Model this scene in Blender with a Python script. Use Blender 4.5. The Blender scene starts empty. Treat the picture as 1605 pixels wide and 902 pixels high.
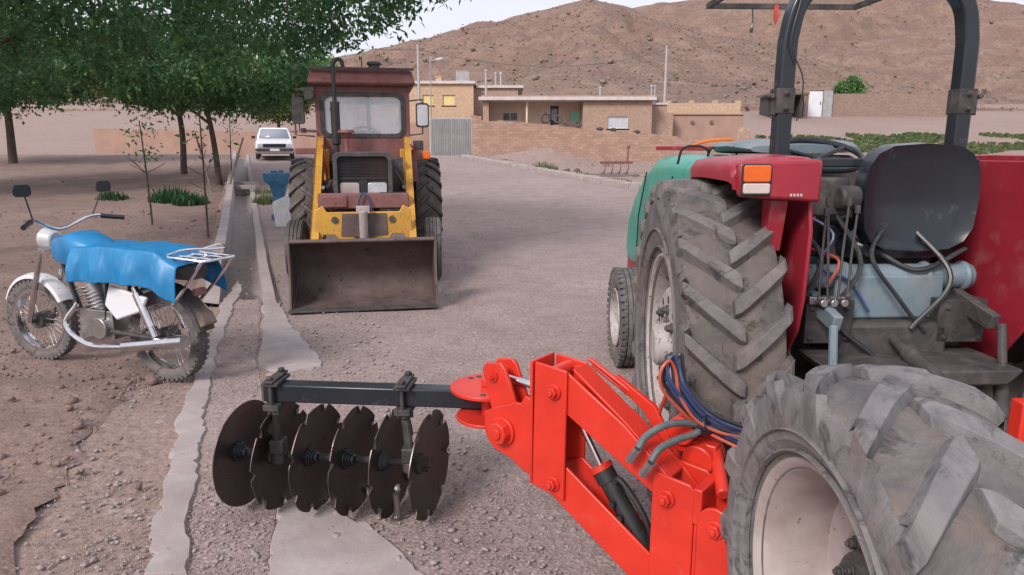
import bpy, math, random
import numpy as np
from mathutils import Vector, Matrix, Euler, noise
R = math.radians
random.seed(7)
rng = np.random.default_rng(7)
SC = bpy.context.scene
COL = SC.collection

# ------------------------------------------------------------ camera
FPX = 1100.0; PITCH = R(11.4); EYE = 1.6
cd = bpy.data.cameras.new('camera'); cam = bpy.data.objects.new('camera', cd); COL.objects.link(cam)
cd.sensor_width = 36; cd.lens = FPX / 1605 * 36; cd.clip_start = 0.05; cd.clip_end = 6000
cam.location = (0, 0, EYE); cam.rotation_euler = (R(90) - PITCH, 0, 0)
SC.camera = cam
# ------------------------------------------------------------ world, sun, exposure
SUN_EL, SUN_AZ = R(38), R(215)      # azimuth measured clockwise from +Y: behind the camera, to its left
w = bpy.data.worlds.new('World'); SC.world = w; w.use_nodes = True
nt = w.node_tree; nt.nodes.clear()
sky = nt.nodes.new('ShaderNodeTexSky'); sky.sky_type = 'NISHITA'; sky.sun_disc = False
sky.sun_elevation = SUN_EL; sky.sun_rotation = SUN_AZ; sky.dust_density = 4.0; sky.air_density = 1.2
cloud = nt.nodes.new('ShaderNodeRGB'); cloud.outputs[0].default_value = (6.5, 6.5, 7.3, 1)
mx = nt.nodes.new('ShaderNodeMixRGB'); mx.inputs[0].default_value = 0.86
bg = nt.nodes.new('ShaderNodeBackground'); bg.inputs[1].default_value = 0.1
wo = nt.nodes.new('ShaderNodeOutputWorld')
nt.links.new(sky.outputs[0], mx.inputs[1]); nt.links.new(cloud.outputs[0], mx.inputs[2])
nt.links.new(mx.outputs[0], bg.inputs[0]); nt.links.new(bg.outputs[0], wo.inputs[0])
sl = bpy.data.lights.new('sun', 'SUN'); so = bpy.data.objects.new('sun', sl); COL.objects.link(so)
sl.energy = 2.1; sl.angle = R(18); sl.color = (1, 0.93, 0.88)
sd = Vector((math.sin(SUN_AZ) * math.cos(SUN_EL), math.cos(SUN_AZ) * math.cos(SUN_EL), math.sin(SUN_EL)))
so.rotation_euler = sd.to_track_quat('Z', 'Y').to_euler(); so.location = (0, 0, 30)
SC.view_settings.view_transform = 'Standard'; SC.view_settings.look = 'None'
SC.view_settings.exposure = 0.58; SC.view_settings.gamma = 1.0
SC.view_settings.use_curve_mapping = False

# ------------------------------------------------------------ helpers
def at(px, py, Y):
    """point on the sight line of a photograph pixel (1605 wide) at world distance Y"""
    v = (451 - py) / FPX; x = (px - 802.5) / FPX
    t = Y / (math.cos(PITCH) + v * math.sin(PITCH))
    return Vector((t * x, Y, EYE + t * (-math.sin(PITCH) + v * math.cos(PITCH))))

def tag(o, label=None, cat=None, group=None, kind=None):
    if label: o['label'] = label
    if cat: o['category'] = cat
    if group: o['group'] = group
    if kind: o['kind'] = kind
    return o

def empty(name, loc, rz=0, label=None, cat=None, group=None):
    o = bpy.data.objects.new(name, None); COL.objects.link(o)
    o.location = loc; o.rotation_euler = (0, 0, rz); o.empty_display_size = 0.2
    return tag(o, label, cat, group)

def copy_tree(o, parent=None):
    c = o.copy(); COL.objects.link(c)
    if parent is not None: c.parent = parent
    for ch in list(o.children): copy_tree(ch, c)
    return c

ID = Matrix.Identity(4)
def T(x=0, y=0, z=0): return Matrix.Translation((x, y, z))
def RX(a): return Matrix.Rotation(a, 4, 'X')
def RY(a): return Matrix.Rotation(a, 4, 'Y')
def RZ(a): return Matrix.Rotation(a, 4, 'Z')

class MB:
    def __init__(s): s.v = []; s.f = []; s.m = []; s.cur = 0
    def add(s, vs, fs, M=ID):
        n = len(s.v)
        s.v += [tuple(M @ Vector(p)) for p in vs]
        s.f += [tuple(i + n for i in f) for f in fs]
        s.m += [s.cur] * len(fs)
        return s
    def mat(s, i): s.cur = i; return s
    def box(s, c, d, M=ID):
        x, y, z = c; a, b, e = d[0] / 2, d[1] / 2, d[2] / 2
        vs = [(x-a,y-b,z-e),(x+a,y-b,z-e),(x+a,y+b,z-e),(x-a,y+b,z-e),(x-a,y-b,z+e),(x+a,y-b,z+e),(x+a,y+b,z+e),(x-a,y+b,z+e)]
        return s.add(vs, [(0,3,2,1),(4,5,6,7),(0,1,5,4),(1,2,6,5),(2,3,7,6),(3,0,4,7)], M)
    def b2(s, x0, x1, y0, y1, z0, z1, M=ID):
        return s.box(((x0+x1)/2,(y0+y1)/2,(z0+z1)/2),(x1-x0,y1-y0,z1-z0), M)
    def prism(s, pts, t0, t1, M=ID, axes='xz'):
        """outline pts in a plane, extruded along the third axis from t0 to t1"""
        n = len(pts); vs = []
        for t in (t0, t1):
            for a, b in pts:
                vs.append({'xz': (a, t, b), 'yz': (t, a, b), 'xy': (a, b, t)}[axes])
        fs = [tuple(range(n - 1, -1, -1)), tuple(range(n, 2 * n))]
        fs += [(i, (i + 1) % n, n + (i + 1) % n, n + i) for i in range(n)]
        return s.add(vs, fs, M)
    def cyl(s, p0, p1, r0, r1=None, n=16, M=ID, caps=True):
        if r1 is None: r1 = r0
        p0 = Vector(p0); p1 = Vector(p1); q = (p1 - p0).to_track_quat('Z', 'Y')
        vs = []
        for p, r in ((p0, r0), (p1, r1)):
            for i in range(n):
                a = 2 * math.pi * i / n
                vs.append(p + q @ Vector((r * math.cos(a), r * math.sin(a), 0)))
        fs = [(i, (i + 1) % n, n + (i + 1) % n, n + i) for i in range(n)]
        if caps: fs += [tuple(range(n - 1, -1, -1)), tuple(range(n, 2 * n))]
        return s.add(vs, fs, M)
    def tube(s, pts, r, n=8, M=ID, closed=False, caps=True):
        pts = [Vector(p) for p in pts]; N = len(pts); vs = []; fs = []
        rr = r if isinstance(r, (list, tuple)) else [r] * N
        up = None
        for i, p in enumerate(pts):
            if closed: d = pts[(i + 1) % N] - pts[i - 1]
            else: d = pts[min(i + 1, N - 1)] - pts[max(i - 1, 0)]
            d.normalize()
            if up is None:
                up = Vector((0, 0, 1)) if abs(d.z) < 0.9 else Vector((1, 0, 0))
            a = d.cross(up)
            if a.length < 1e-5: a = d.cross(Vector((0, 1, 0)))
            a.normalize(); up = a.cross(d).normalized()
            for k in range(n):
                t = 2 * math.pi * k / n
                vs.append(p + a * (rr[i] * math.cos(t)) + up * (rr[i] * math.sin(t)))
        for i in range(N if closed else N - 1):
            j = (i + 1) % N
            fs += [(i*n+k, i*n+(k+1)%n, j*n+(k+1)%n, j*n+k) for k in range(n)]
        if caps and not closed:
            fs += [tuple(range(n - 1, -1, -1)), tuple(range((N-1)*n, N*n))]
        return s.add(vs, fs, M)
    def lathe(s, prof, n=48, M=ID, a0=0, a1=2*math.pi, wob=None):
        """profile of (x along axis, radius) turned about the X axis"""
        full = abs(a1 - a0 - 2 * math.pi) < 1e-6
        K = n if full else n + 1; m = len(prof); vs = []; fs = []
        for i in range(K):
            a = a0 + (a1 - a0) * i / n
            for x, r in prof: vs.append((x, r * math.cos(a), r * math.sin(a)))
        for i in range(n):
            j = (i + 1) % K
            for k in range(m - 1):
                fs.append((i*m+k, i*m+k+1, j*m+k+1, j*m+k))
        return s.add(vs, fs, M)
    def sphere(s, c, r, n=14, M=ID, sq=(1,1,1)):
        vs = []; fs = []; m = n // 2
        for i in range(m + 1):
            th = math.pi * i / m
            for k in range(n):
                a = 2 * math.pi * k / n
                vs.append((c[0]+r*sq[0]*math.sin(th)*math.cos(a), c[1]+r*sq[1]*math.sin(th)*math.sin(a), c[2]+r*sq[2]*math.cos(th)))
        for i in range(m):
            for k in range(n): fs.append((i*n+k, (i+1)*n+k, (i+1)*n+(k+1)%n, i*n+(k+1)%n))
        return s.add(vs, fs, M)
    def loft(s, rings, M=ID, caps=True):
        n = len(rings[0]); vs = [p for r in rings for p in r]; fs = []
        for i in range(len(rings) - 1):
            fs += [(i*n+k, i*n+(k+1)%n, (i+1)*n+(k+1)%n, (i+1)*n+k) for k in range(n)]
        if caps: fs += [tuple(range(n - 1, -1, -1)), tuple(range((len(rings)-1)*n, len(rings)*n))]
        return s.add(vs, fs, M)
    def bolt(s, p, axis, r, h, M=ID, washer=True):
        p = Vector(p); a = Vector(axis).normalized()
        if washer: s.cyl(p, p + a * h * .35, r * 1.35, n=20, M=M)
        s.cyl(p + a * h * .35, p + a * h, r, r * .96, n=6, M=M)
        s.cyl(p + a * h, p + a * h * 1.35, r * .5, n=10, M=M)
        return s
    def build(s, name, mats, parent=None, bevel=0, sharp=35, label=None, sub=0, seg=2):
        me = bpy.data.meshes.new(name); me.from_pydata(s.v, [], s.f)
        for m in (mats if isinstance(mats, (list, tuple)) else [mats]): me.materials.append(m)
        me.polygons.foreach_set('material_index', s.m)
        me.polygons.foreach_set('use_smooth', [True] * len(s.f))
        me.update(); me.validate()
        me.set_sharp_from_angle(angle=R(sharp))
        o = bpy.data.objects.new(name, me); COL.objects.link(o)
        if parent is not None: o.parent = parent
        if bevel:
            b = o.modifiers.new('bevel', 'BEVEL'); b.width = bevel; b.segments = seg; b.limit_method = 'ANGLE'; b.angle_limit = R(38)
            b.harden_normals = False
        if sub:
            b = o.modifiers.new('sub', 'SUBSURF'); b.levels = sub; b.render_levels = sub
        if label: o['label'] = label
        return o

def rounded(cx, cz, w, h, r, n=5):
    pts = []
    for sx, sz, a0 in ((1, 1, 0), (-1, 1, 90), (-1, -1, 180), (1, -1, 270)):
        for i in range(n + 1):
            a = R(a0 + 90 * i / n)
            pts.append((cx + sx * (w/2 - r) + r * math.cos(a), cz + sz * (h/2 - r) + r * math.sin(a)))
    return pts

def bez(pts, n=24):
    """Catmull-Rom through the points"""
    P = [Vector(p) for p in pts]; P = [2*P[0]-P[1]] + P + [2*P[-1]-P[-2]]; out = []
    segs = len(P) - 3; per = max(2, n // segs)
    for i in range(1, len(P) - 2):
        for k in range(per):
            t = k / per; a, b, c, d = P[i-1], P[i], P[i+1], P[i+2]
            out.append(0.5*((2*b)+(c-a)*t+(2*a-5*b+4*c-d)*t*t+(3*b-a-3*c+d)*t**3))
    out.append(P[-2]); return out

# ------------------------------------------------------------ materials
MATS = {}
class NB:
    def __init__(s, name):
        s.m = bpy.data.materials.new(name); s.m.use_nodes = True; s.t = s.m.node_tree
        s.p = s.t.nodes['Principled BSDF']; s.o = s.t.nodes['Material Output']
    def n(s, kind, **kw):
        x = s.t.nodes.new(kind)
        for k, v in kw.items():
            if k in x.inputs: x.inputs[k].default_value = v
            else: setattr(x, k, v)
        return x
    def l(s, a, b): s.t.links.new(a, b)
    def coord(s, which='Object'):
        return s.n('ShaderNodeTexCoord').outputs[which]
    def noise(s, vec, scale, detail=6, rough=.55, dist=0):
        x = s.n('ShaderNodeTexNoise'); x.inputs['Scale'].default_value = scale; x.inputs['Detail'].default_value = detail
        x.inputs['Roughness'].default_value = rough; x.inputs['Distortion'].default_value = dist
        s.l(vec, x.inputs['Vector']); return x.outputs['Fac']
    def vor(s, vec, scale, feature='F1', out='Distance', rnd=1):
        x = s.n('ShaderNodeTexVoronoi'); x.feature = feature; x.inputs['Scale'].default_value = scale
        x.inputs['Randomness'].default_value = rnd; s.l(vec, x.inputs['Vector']); return x.outputs[out]
    def ramp(s, fac, stops):
        x = s.n('ShaderNodeValToRGB'); s.l(fac, x.inputs[0]); e = x.color_ramp.elements
        while len(e) < len(stops): e.new(0.5)
        for el, (p, c) in zip(e, stops):
            el.position = p; el.color = (c, c, c, 1) if isinstance(c, (int, float)) else (*c, 1)
        return x.outputs[0]
    def mix(s, fac, a, b, mode='MIX'):
        x = s.n('ShaderNodeMixRGB'); x.blend_type = mode
        for i, q in ((0, fac), (1, a), (2, b)):
            if isinstance(q, (int, float)): x.inputs[i].default_value = q if i == 0 else (q, q, q, 1)
            elif isinstance(q, tuple): x.inputs[i].default_value = (*q, 1)
            else: s.l(q, x.inputs[i])
        return x.outputs[0]
    def math(s, op, a, b=0.0):
        x = s.n('ShaderNodeMath'); x.operation = op
        for i, q in ((0, a), (1, b)):
            if isinstance(q, (int, float)): x.inputs[i].default_value = q
            else: s.l(q, x.inputs[i])
        return x.outputs[0]
    def bump(s, h, strength=.3, dist=.01, prev=None):
        x = s.n('ShaderNodeBump'); x.inputs['Strength'].default_value = strength; x.inputs['Distance'].default_value = dist
        s.l(h, x.inputs['Height'])
        if prev is not None: s.l(prev, x.inputs['Normal'])
        return x.outputs[0]
    def fin(s, col=None, rough=None, normal=None, metal=None):
        for k, q in (('Base Color', col), ('Roughness', rough), ('Normal', normal), ('Metallic', metal)):
            if q is None: continue
            if isinstance(q, (int, float)): s.p.inputs[k].default_value = q
            elif isinstance(q, tuple): s.p.inputs[k].default_value = (*q, 1)
            else: s.l(q, s.p.inputs[k])
        return s.m

DUST = (.27, .225, .21)
def paint(name, base, base2=None, rough=.45, metal=0, dirt=.35, dirt_col=DUST, scale=5, bump=.08, chips=0, chip_col=(.10, .055, .04), bscale=60):
    b = NB(name); c = b.coord()
    base2 = base2 or tuple(x * .72 for x in base)
    col = b.mix(b.ramp(b.noise(c, scale, 5), [(.35, 0), (.7, 1)]), base, base2)
    d = b.ramp(b.noise(c, scale * 1.7, 9, .68, .3), [(.62 - dirt * .45, 0), (.95 - dirt * .3, .85)])
    col = b.mix(d, col, dirt_col)
    rg = b.mix(d, rough, .9)
    if chips:
        k = b.ramp(b.noise(c, scale * 6, 8, .7), [(.66 - chips * .25, 0), (.69 - chips * .25, 1)])
        col = b.mix(k, col, chip_col); rg = b.mix(k, rg, .85)
    nn = b.bump(b.noise(c, bscale, 4), bump, .004)
    return b.fin(col, rg, nn, metal)
def brickmat(name, c1, c2, mortar, sx=4.2, rough=.95, mud=.35):
    b = NB(name); c = b.coord()
    sp = b.n('ShaderNodeSeparateXYZ'); b.l(c, sp.inputs[0])
    u = b.math('ADD', sp.outputs[0], sp.outputs[1])
    wz = b.math('ADD', sp.outputs[2], b.math('MULTIPLY', b.noise(c, .9, 3), .06))
    cb = b.n('ShaderNodeCombineXYZ'); b.l(u, cb.inputs[0]); b.l(wz, cb.inputs[1])
    br = b.n('ShaderNodeTexBrick'); b.l(cb.outputs[0], br.inputs['Vector'])
    br.inputs['Color1'].default_value = (*c1, 1); br.inputs['Color2'].default_value = (*c2, 1); br.inputs['Mortar'].default_value = (*mortar, 1)
    br.inputs['Scale'].default_value = sx; br.inputs['Mortar Size'].default_value = .022; br.inputs['Mortar Smooth'].default_value = .3
    br.inputs['Brick Width'].default_value = 1.0; br.inputs['Row Height'].default_value = .36; br.inputs['Bias'].default_value = -.1
    n1 = b.noise(c, 1.1, 6, .65)
    col = b.mix(b.ramp(n1, [(.45, 0), (.75, mud)]), br.outputs['Color'], mortar)
    col = b.mix(b.ramp(b.noise(c, 5, 6, .7), [(.38, .0), (.66, .75)]), col, tuple(x*.62 for x in c1))
    nn = b.bump(br.outputs['Fac'], -.6, .02); nn = b.bump(b.noise(c, 14, 6, .7), .6, .03, nn)
    return b.fin(col, rough, nn)

def groundmat(name, c1, c2, c3, peb=.5, pscale=38, big=.35, b1=.35):
    b = NB(name); c = b.coord()
    n1 = b.noise(c, big, 5, .6); n2 = b.noise(c, 2.6, 8, .65); n3 = b.noise(c, 22, 6, .7)
    col = b.mix(b.ramp(n1, [(.35, 0), (.65, 1)]), c1, c2)
    col = b.mix(b.ramp(n2, [(.42, 0), (.66, .8)]), col, c3)
    col = b.mix(b.ramp(n3, [(.40, .0), (.62, .6)]), col, tuple(x * .5 for x in c1))
    col = b.mix(b.ramp(b.noise(c, 70, 5, .75), [(.5, .0), (.66, .5)]), col, tuple(min(1, x * 1.5) for x in c2))
    v = b.vor(c, pscale, 'F1', 'Distance'); vc = b.vor(c, pscale, 'F1', 'Color')
    pc = b.ramp(vc, [(0, tuple(x * .45 for x in c1)), (.5, c2), (1, (.46, .43, .42))])
    mask = b.math('MULTIPLY', b.ramp(v, [(.28, 1), (.42, 0)]), b.ramp(b.noise(c, 3.2, 5, .65), [(.42, 0), (.6, peb)]))
    col = b.mix(mask, col, pc)
    nn = b.bump(n2, b1, .05); nn = b.bump(n3, .5, .018, nn)
    nn = b.bump(b.ramp(v, [(0, 1), (.5, 0)]), .35 * peb + .1, .012, nn)
    return b.fin(col, .95, nn)

M_ROAD = groundmat('road gravel', (.290, .218, .206), (.365, .280, .262), (.215, .164, .155), .9, 42)
M_SOIL = groundmat('orchard soil', (.225, .15, .128), (.28, .19, .165), (.165, .108, .092), .35, 30, .6, .7)
M_FIELD = groundmat('pale soil', (.29, .20, .172), (.34, .25, .215), (.235, .16, .14), .5, 14, .12, .7)
M_CONC = paint('worn concrete', (.37, .335, .325), (.27, .24, .235), .9, 0, .5, (.28, .22, .205), 3, .5, 0, bscale=45)
M_CONC2 = paint('pale cement render', (.40, .355, .345), (.31, .265, .258), .92, 0, .62, (.285, .222, .215), 3.4, .9, .12, (.24, .2, .19), bscale=26)

def hillmat():
    b = NB('hill rock and scrub'); c = b.coord()
    n4 = b.noise(c, 1.1, 5, .7)
    n1 = b.noise(c, .008, 5, .6); n2 = b.noise(c, .05, 8, .7); n3 = b.noise(c, .32, 6, .7)
    col = b.mix(b.ramp(n1, [(.35, 0), (.65, 1)]), (.21, .118, .088), (.155, .092, .074))
    col = b.mix(b.ramp(n2, [(.42, 0), (.62, .75)]), col, (.30, .195, .145))
    col = b.mix(b.ramp(n3, [(.47, 0), (.62, .85)]), col, (.13, .095, .078))
    col = b.mix(b.ramp(n4, [(.5, 0), (.66, .55)]), col, (.30, .23, .185))
    v = b.vor(c, .22, 'F1', 'Distance')
    col = b.mix(b.ramp(v, [(.12, .8), (.26, 0)]), col, (.17, .15, .10))
    nn = b.bump(n2, .6, 3.0); nn = b.bump(n3, .7, .8, nn)
    return b.fin(col, 1.0, nn)
M_HILL = hillmat()

def rubber(name, c1=(.068, .064, .068), c2=(.105, .098, .10), dust=(.235, .205, .195), amt=.68, scale=7, mid=.5):
    b = NB(name); c = b.coord()
    col = b.mix(b.noise(c, 3, 5), c1, c2)
    d = b.ramp(b.noise(c, scale, 9, .75, .6), [(mid - .12, 0), (mid + .14, amt)])
    col = b.mix(d, col, dust)
    br = b.ramp(b.noise(c, scale * .6, 8, .7, .4), [(.52, 0), (.66, .45)])
    col = b.mix(br, col, (.20, .145, .115))
    s = b.ramp(b.noise(c, scale * 1.1, 7, .7, 1.0), [(.54, 0), (.64, .8)])
    col = b.mix(s, col, tuple(x * .45 for x in c1))
    nn = b.bump(b.noise(c, 90, 6, .7), .5, .004); nn = b.bump(b.noise(c, 14, 8, .75), .6, .010, nn)
    return b.fin(col, b.mix(d, .66, .92), nn)
M_TYRE = rubber('dusty tractor tyre rubber')
M_GROOVE = rubber('dirt packed tyre grooves', (.062, .056, .056), (.095, .084, .080), (.185, .150, .135), .7, 9, .49)
M_TYRE2 = rubber('pale worn tyre rubber', (.10, .098, .105), (.14, .134, .14), (.255, .235, .235), .72, 9, .49)
M_TYRE3 = rubber('dark tyre rubber', (.035, .035, .038), (.06, .058, .06), (.17, .14, .13), .35)

M_RED = paint('fresh orange red paint', (.64, .036, .019), (.52, .027, .015), .36, 0, .08, (.40, .14, .10), 5, .14, .05, (.30, .05, .035), bscale=25)
M_REDF = paint('pinkish red fender paint', (.32, .022, .038), (.25, .018, .03), .34, 0, .16, (.30, .17, .16), 4, .05, .0, (.45, .38, .36))
M_GREEN = paint('turquoise green paint', (.028, .33, .245), (.022, .26, .195), .3, 0, .16, (.25, .28, .25), 3, .04, .04, (.35, .36, .33))
M_CABRED = paint('faded maroon cab paint', (.20, .075, .07), (.15, .055, .053), .6, 0, .4, (.24, .15, .135), 4, .1, .25, (.09, .05, .04))
M_YEL = paint('scuffed yellow paint', (.58, .31, .045), (.46, .235, .04), .48, 0, .26, (.30, .21, .12), 5, .08, .25, (.16, .09, .05))
M_BUCKET = paint('worn rusty bucket steel', (.085, .062, .062), (.13, .088, .08), .62, .25, .5, (.21, .155, .14), 3, .35, .2, (.05, .038, .036), bscale=20)
M_BLACK = paint('black paint', (.014, .018, .024), (.02, .025, .032), .25, 0, .06, (.16, .15, .15), 5, .06)
M_BLACKD = paint('dusty black metal', (.03, .03, .032), (.05, .047, .047), .6, .2, .42, (.17, .14, .13), 7, .2)
M_SOOT = paint('sooty black metal', (.014, .014, .016), (.025, .024, .026), .55, 0, .12, (.13, .115, .11), 7, .15)
M_DARK = paint('oily dark casting', (.045, .043, .045), (.075, .068, .066), .65, .2, .4, (.16, .13, .12), 8, .5)
M_DISC = paint('oxidised disc steel', (.105, .09, .09), (.15, .105, .095), .33, .8, .28, (.17, .125, .11), 5, .2, .1, (.03, .025, .025), bscale=30)
M_STEEL = paint('bare worn steel', (.45, .44, .44), (.3, .29, .29), .35, .9, .25, (.3, .26, .24), 9, .15)
M_CHROME = paint('chrome', (.75, .75, .77), (.6, .6, .62), .15, 1.0, .12, (.4, .36, .33), 9, .04)
M_RIM = paint('muddy pale rim paint', (.46, .43, .42), (.36, .33, .325), .6, 0, .55, (.25, .20, .185), 6, .35, .3, (.13, .09, .075), bscale=30)
M_RIM2 = paint('beige dusty rim', (.40, .345, .33), (.31, .255, .25), .68, 0, .45, (.24, .17, .155), 5, .25, .12, (.10, .07, .06), bscale=25)
M_WHITE = paint('white car paint', (.72, .73, .76), (.66, .67, .70), .3, 0, .12, (.5, .46, .43), 2, .02)
M_WHITEP = paint('chipped white paint', (.66, .66, .68), (.52, .52, .54), .5, 0, .3, (.4, .35, .32), 5, .06, .1)
M_BLUE = paint('bright blue cover', (.010, .20, .44), (.008, .15, .35), .42, 0, .10, (.2, .3, .38), 4, .2, bscale=18)
M_BLUED = paint('blue enamel', (.03, .17, .33), (.025, .12, .25), .5, 0, .3, DUST, 5, .1)
M_BLGREY = paint('blue grey machine paint', (.17, .24, .28), (.13, .18, .21), .5, 0, .35, (.3, .27, .25), 5, .15, .1)
M_HOSE = paint('rubber hose', (.025, .027, .03), (.04, .04, .043), .38, 0, .15, (.15, .14, .13), 12, .1)
M_HBLUE = paint('blue hose sleeve', (.03, .05, .13), (.05, .08, .19), .35, 0, .1, (.3, .3, .32), 12, .1)
M_HRED = paint('red hose sleeve', (.42, .05, .03), (.5, .12, .07), .4, 0, .15, (.3, .25, .23), 12, .1)
M_HGREY = paint('grey green hose sleeve', (.10, .13, .13), (.07, .09, .09), .5, 0, .3, (.22, .2, .19), 12, .2)
M_WOOD = paint('weathered wood', (.17, .12, .095), (.11, .08, .065), .85, 0, .3, DUST, 8, .6)
M_BARK = paint('tree bark', (.10, .075, .06), (.055, .042, .036), .95, 0, .3, (.17, .14, .125), 9, 1.0, bscale=16)
M_POLE = paint('pale steel pole', (.45, .43, .43), (.36, .34, .34), .6, .2, .2, DUST, 3, .05)
M_ADOBE = paint('mud plaster', (.39, .255, .20), (.31, .20, .16), .95, 0, .4, (.38, .26, .205), 1.2, .8, bscale=6)
M_CREAM = paint('cream plaster', (.68, .56, .44), (.58, .47, .37), .9, 0, .3, (.36, .26, .2), 1.2, .2, bscale=8)
M_ROOFE = paint('white roof edging', (.60, .57, .56), (.48, .45, .44), .85, 0, .3, (.4, .32, .28), 2, .2)
M_BRICK = brickmat('mud brick wall', (.54, .36, .275), (.36, .225, .175), (.22, .14, .11), 2.7)
M_BRICKP = brickmat('pale brick', (.60, .43, .29), (.53, .37, .25), (.43, .30, .21), 2.9, mud=.3)
M_BRICKT = brickmat('tan brick', (.46, .32, .245), (.40, .27, .21), (.33, .23, .18), 2.9)
M_STONEW = brickmat('rubble stone wall', (.30, .21, .175), (.38, .27, .22), (.2, .14, .12), 2.6, mud=.5)
M_CORR = paint('galvanised gate sheet', (.42, .43, .43), (.33, .335, .34), .5, .35, .3, (.3, .24, .21), 2.2, .1, .08)
M_YCURT = paint('pale yellow curtain', (.68, .58, .26), (.6, .5, .22), .8, 0, .1, DUST, 2, .1)
M_MINT = paint('mint green curtain', (.36, .80, .58), (.30, .70, .50), .8, 0, .1, DUST, 2, .1)
M_ROCK = paint('gravel stone', (.36, .31, .305), (.22, .18, .18), .9, 0, .4, (.28, .22, .21), 18, .3)
M_HROCK = paint('hillside rock and scrub', (.30, .215, .175), (.075, .062, .045), 1, 0, .3, (.16, .15, .09), .9, .5)
M_AMBER = paint('amber lens', (.80, .17, .015), (.62, .10, .012), .15, 0, .04, DUST, 5, .3, bscale=120)
M_CLEARL = paint('clear lens', (.62, .56, .52), (.52, .42, .38), .2, 0, .1, DUST, 5, .3, bscale=120)
M_LAMP = paint('headlamp glass', (.60, .62, .64), (.48, .49, .51), .15, .3, .2, DUST, 9, .2, bscale=90)

def glassmat(name, tint, alpha, rough=.08):
    b = NB(name)
    tr = b.n('ShaderNodeBsdfTransparent'); ms = b.n('ShaderNodeMixShader')
    nn = b.noise(b.coord(), 3, 6, .6)
    f = b.ramp(nn, [(.3, alpha - .1), (.7, alpha + .12)])
    b.l(f, ms.inputs[0]); b.l(tr.outputs[0], ms.inputs[1]); b.l(b.p.outputs[0], ms.inputs[2]); b.l(ms.outputs[0], b.o.inputs[0])
    return b.fin(tint, rough)
M_GLASS = glassmat('dusty sky tinted window glass', (.66, .70, .76), .36)  # reflected sky is painted into the pale tint, along with a dust film
M_CARGL = glassmat('car window glass', (.33, .36, .42), .75)
M_WINDK = paint('dark window pane', (.05, .06, .065), (.09, .10, .105), .12, 0, .1, DUST, 2, .02)

def leafmat(name, a, b_, c_):
    b = NB(name)
    at_ = b.n('ShaderNodeAttribute'); at_.attribute_name = 'tone'
    col = b.ramp(at_.outputs['Fac'], [(0, a), (.55, b_), (1, c_)])
    tl = b.n('ShaderNodeBsdfTranslucent'); b.l(col, tl.inputs[0]); ms = b.n('ShaderNodeMixShader'); ms.inputs[0].default_value = .42
    b.l(b.p.outputs[0], ms.inputs[1]); b.l(tl.outputs[0], ms.inputs[2]); b.l(ms.outputs[0], b.o.inputs[0])
    return b.fin(col, .55)
M_LEAF = leafmat('green leaves', (.038, .115, .048), (.080, .195, .072), (.19, .31, .10))
M_LEAF2 = leafmat('olive leaves', (.05, .085, .03), (.095, .13, .045), (.20, .19, .06))
M_GRASS = leafmat('grass blades', (.06, .10, .035), (.11, .165, .06), (.22, .22, .10))
M_DARKG = leafmat('dark green herbs', (.018, .06, .025), (.03, .095, .035), (.06, .14, .05))

# ------------------------------------------------------------ terrain
def smooth(a, b, x):
    t = max(0., min(1., (x - a) / (b - a))); return t * t * (3 - 2 * t)
SH = .375            # the channel and the road run along x = -SH*y + u
def G0(x, y):
    z = 0.
    t = max(0., y - 11.)
    z += .053 * (t * t / (t + 3.2)) if t < 24 else .053 * (24 * 24 / 27.2) + 0.
    if y > 46: z += .14 * (min(y, 95) - 46) ** 2 / (min(y, 95) - 46 + 8)
    z -= .060 * max(0., min(x, 14)) * smooth(20, 37, y) * (1 - smooth(48, 62, y))
    return z
def G(x, y, rough=1.):
    z = G0(x, y)
    u = x + SH * y
    z += rough * (.03 * noise.noise(Vector((x * .45, y * .45, 3))) + .012 * noise.noise(Vector((x * 2.1, y * 2.1, 9))))
    if u < -.6: z += .05 * noise.noise(Vector((x * 1.2, y * .9, 5))) * min(1, (-.6 - u) / .5) - .05 * smooth(-.6, -1.4, u) * 0
    return z

US = [-400, -200, -100, -60, -40] + list(np.arange(-30, -10, 1.)) + list(np.arange(-10, -1, .25)) + [-.95, -.8, -.66, -.52, -.47, -.44, -.35, 0, .1, .14, .17, .2] + \
     list(np.arange(.3, 9, .1)) + list(np.arange(9, 14, .2)) + list(np.arange(14, 30, .6)) + [33, 36, 40, 45, 50, 60, 80, 100, 150, 200, 400, 800, 1600]
VS = [-60, -30, -15, -8, -5, -3, -1.5, -.5] + list(np.arange(0, 9, .1)) + list(np.arange(9, 16, .2)) + list(np.arange(16, 46, .6)) + \
     list(np.arange(46, 120, 2.5)) + [125, 140, 160, 200, 260, 340, 450, 600, 800, 1100, 1600, 2500]
def chan_dip(u, y):
    return .25 if (-.48 < u < .16 and 6.9 < y < 60) else 0.
def grid_obj(name, us, vs, zf, m, kind='structure', parent=None, edge=None):
    vv = []; ff = []
    for y in vs:
        for u in us:
            if edge and u > -1.7: u = u + edge(y) * smooth(-1.7, -.5, u)
            x = u - SH * min(y, 60); vv.append((x, y, zf(x, y, u)))
    n = len(us)
    for j in range(len(vs) - 1):
        for i in range(n - 1): ff.append((j*n+i, j*n+i+1, (j+1)*n+i+1, (j+1)*n+i))
    b = MB(); b.v = vv; b.f = ff; b.m = [0] * len(ff)
    o = b.build(name, m, parent, sharp=60)
    if kind: o['kind'] = kind
    return o
def zg(x, y, u):
    z = G(x, y) - chan_dip(u, y)
    if .17 < u < 11.2 and y < 33: z -= .05
    return z
g = grid_obj('ground', US, VS, zg, [M_FIELD])
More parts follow.
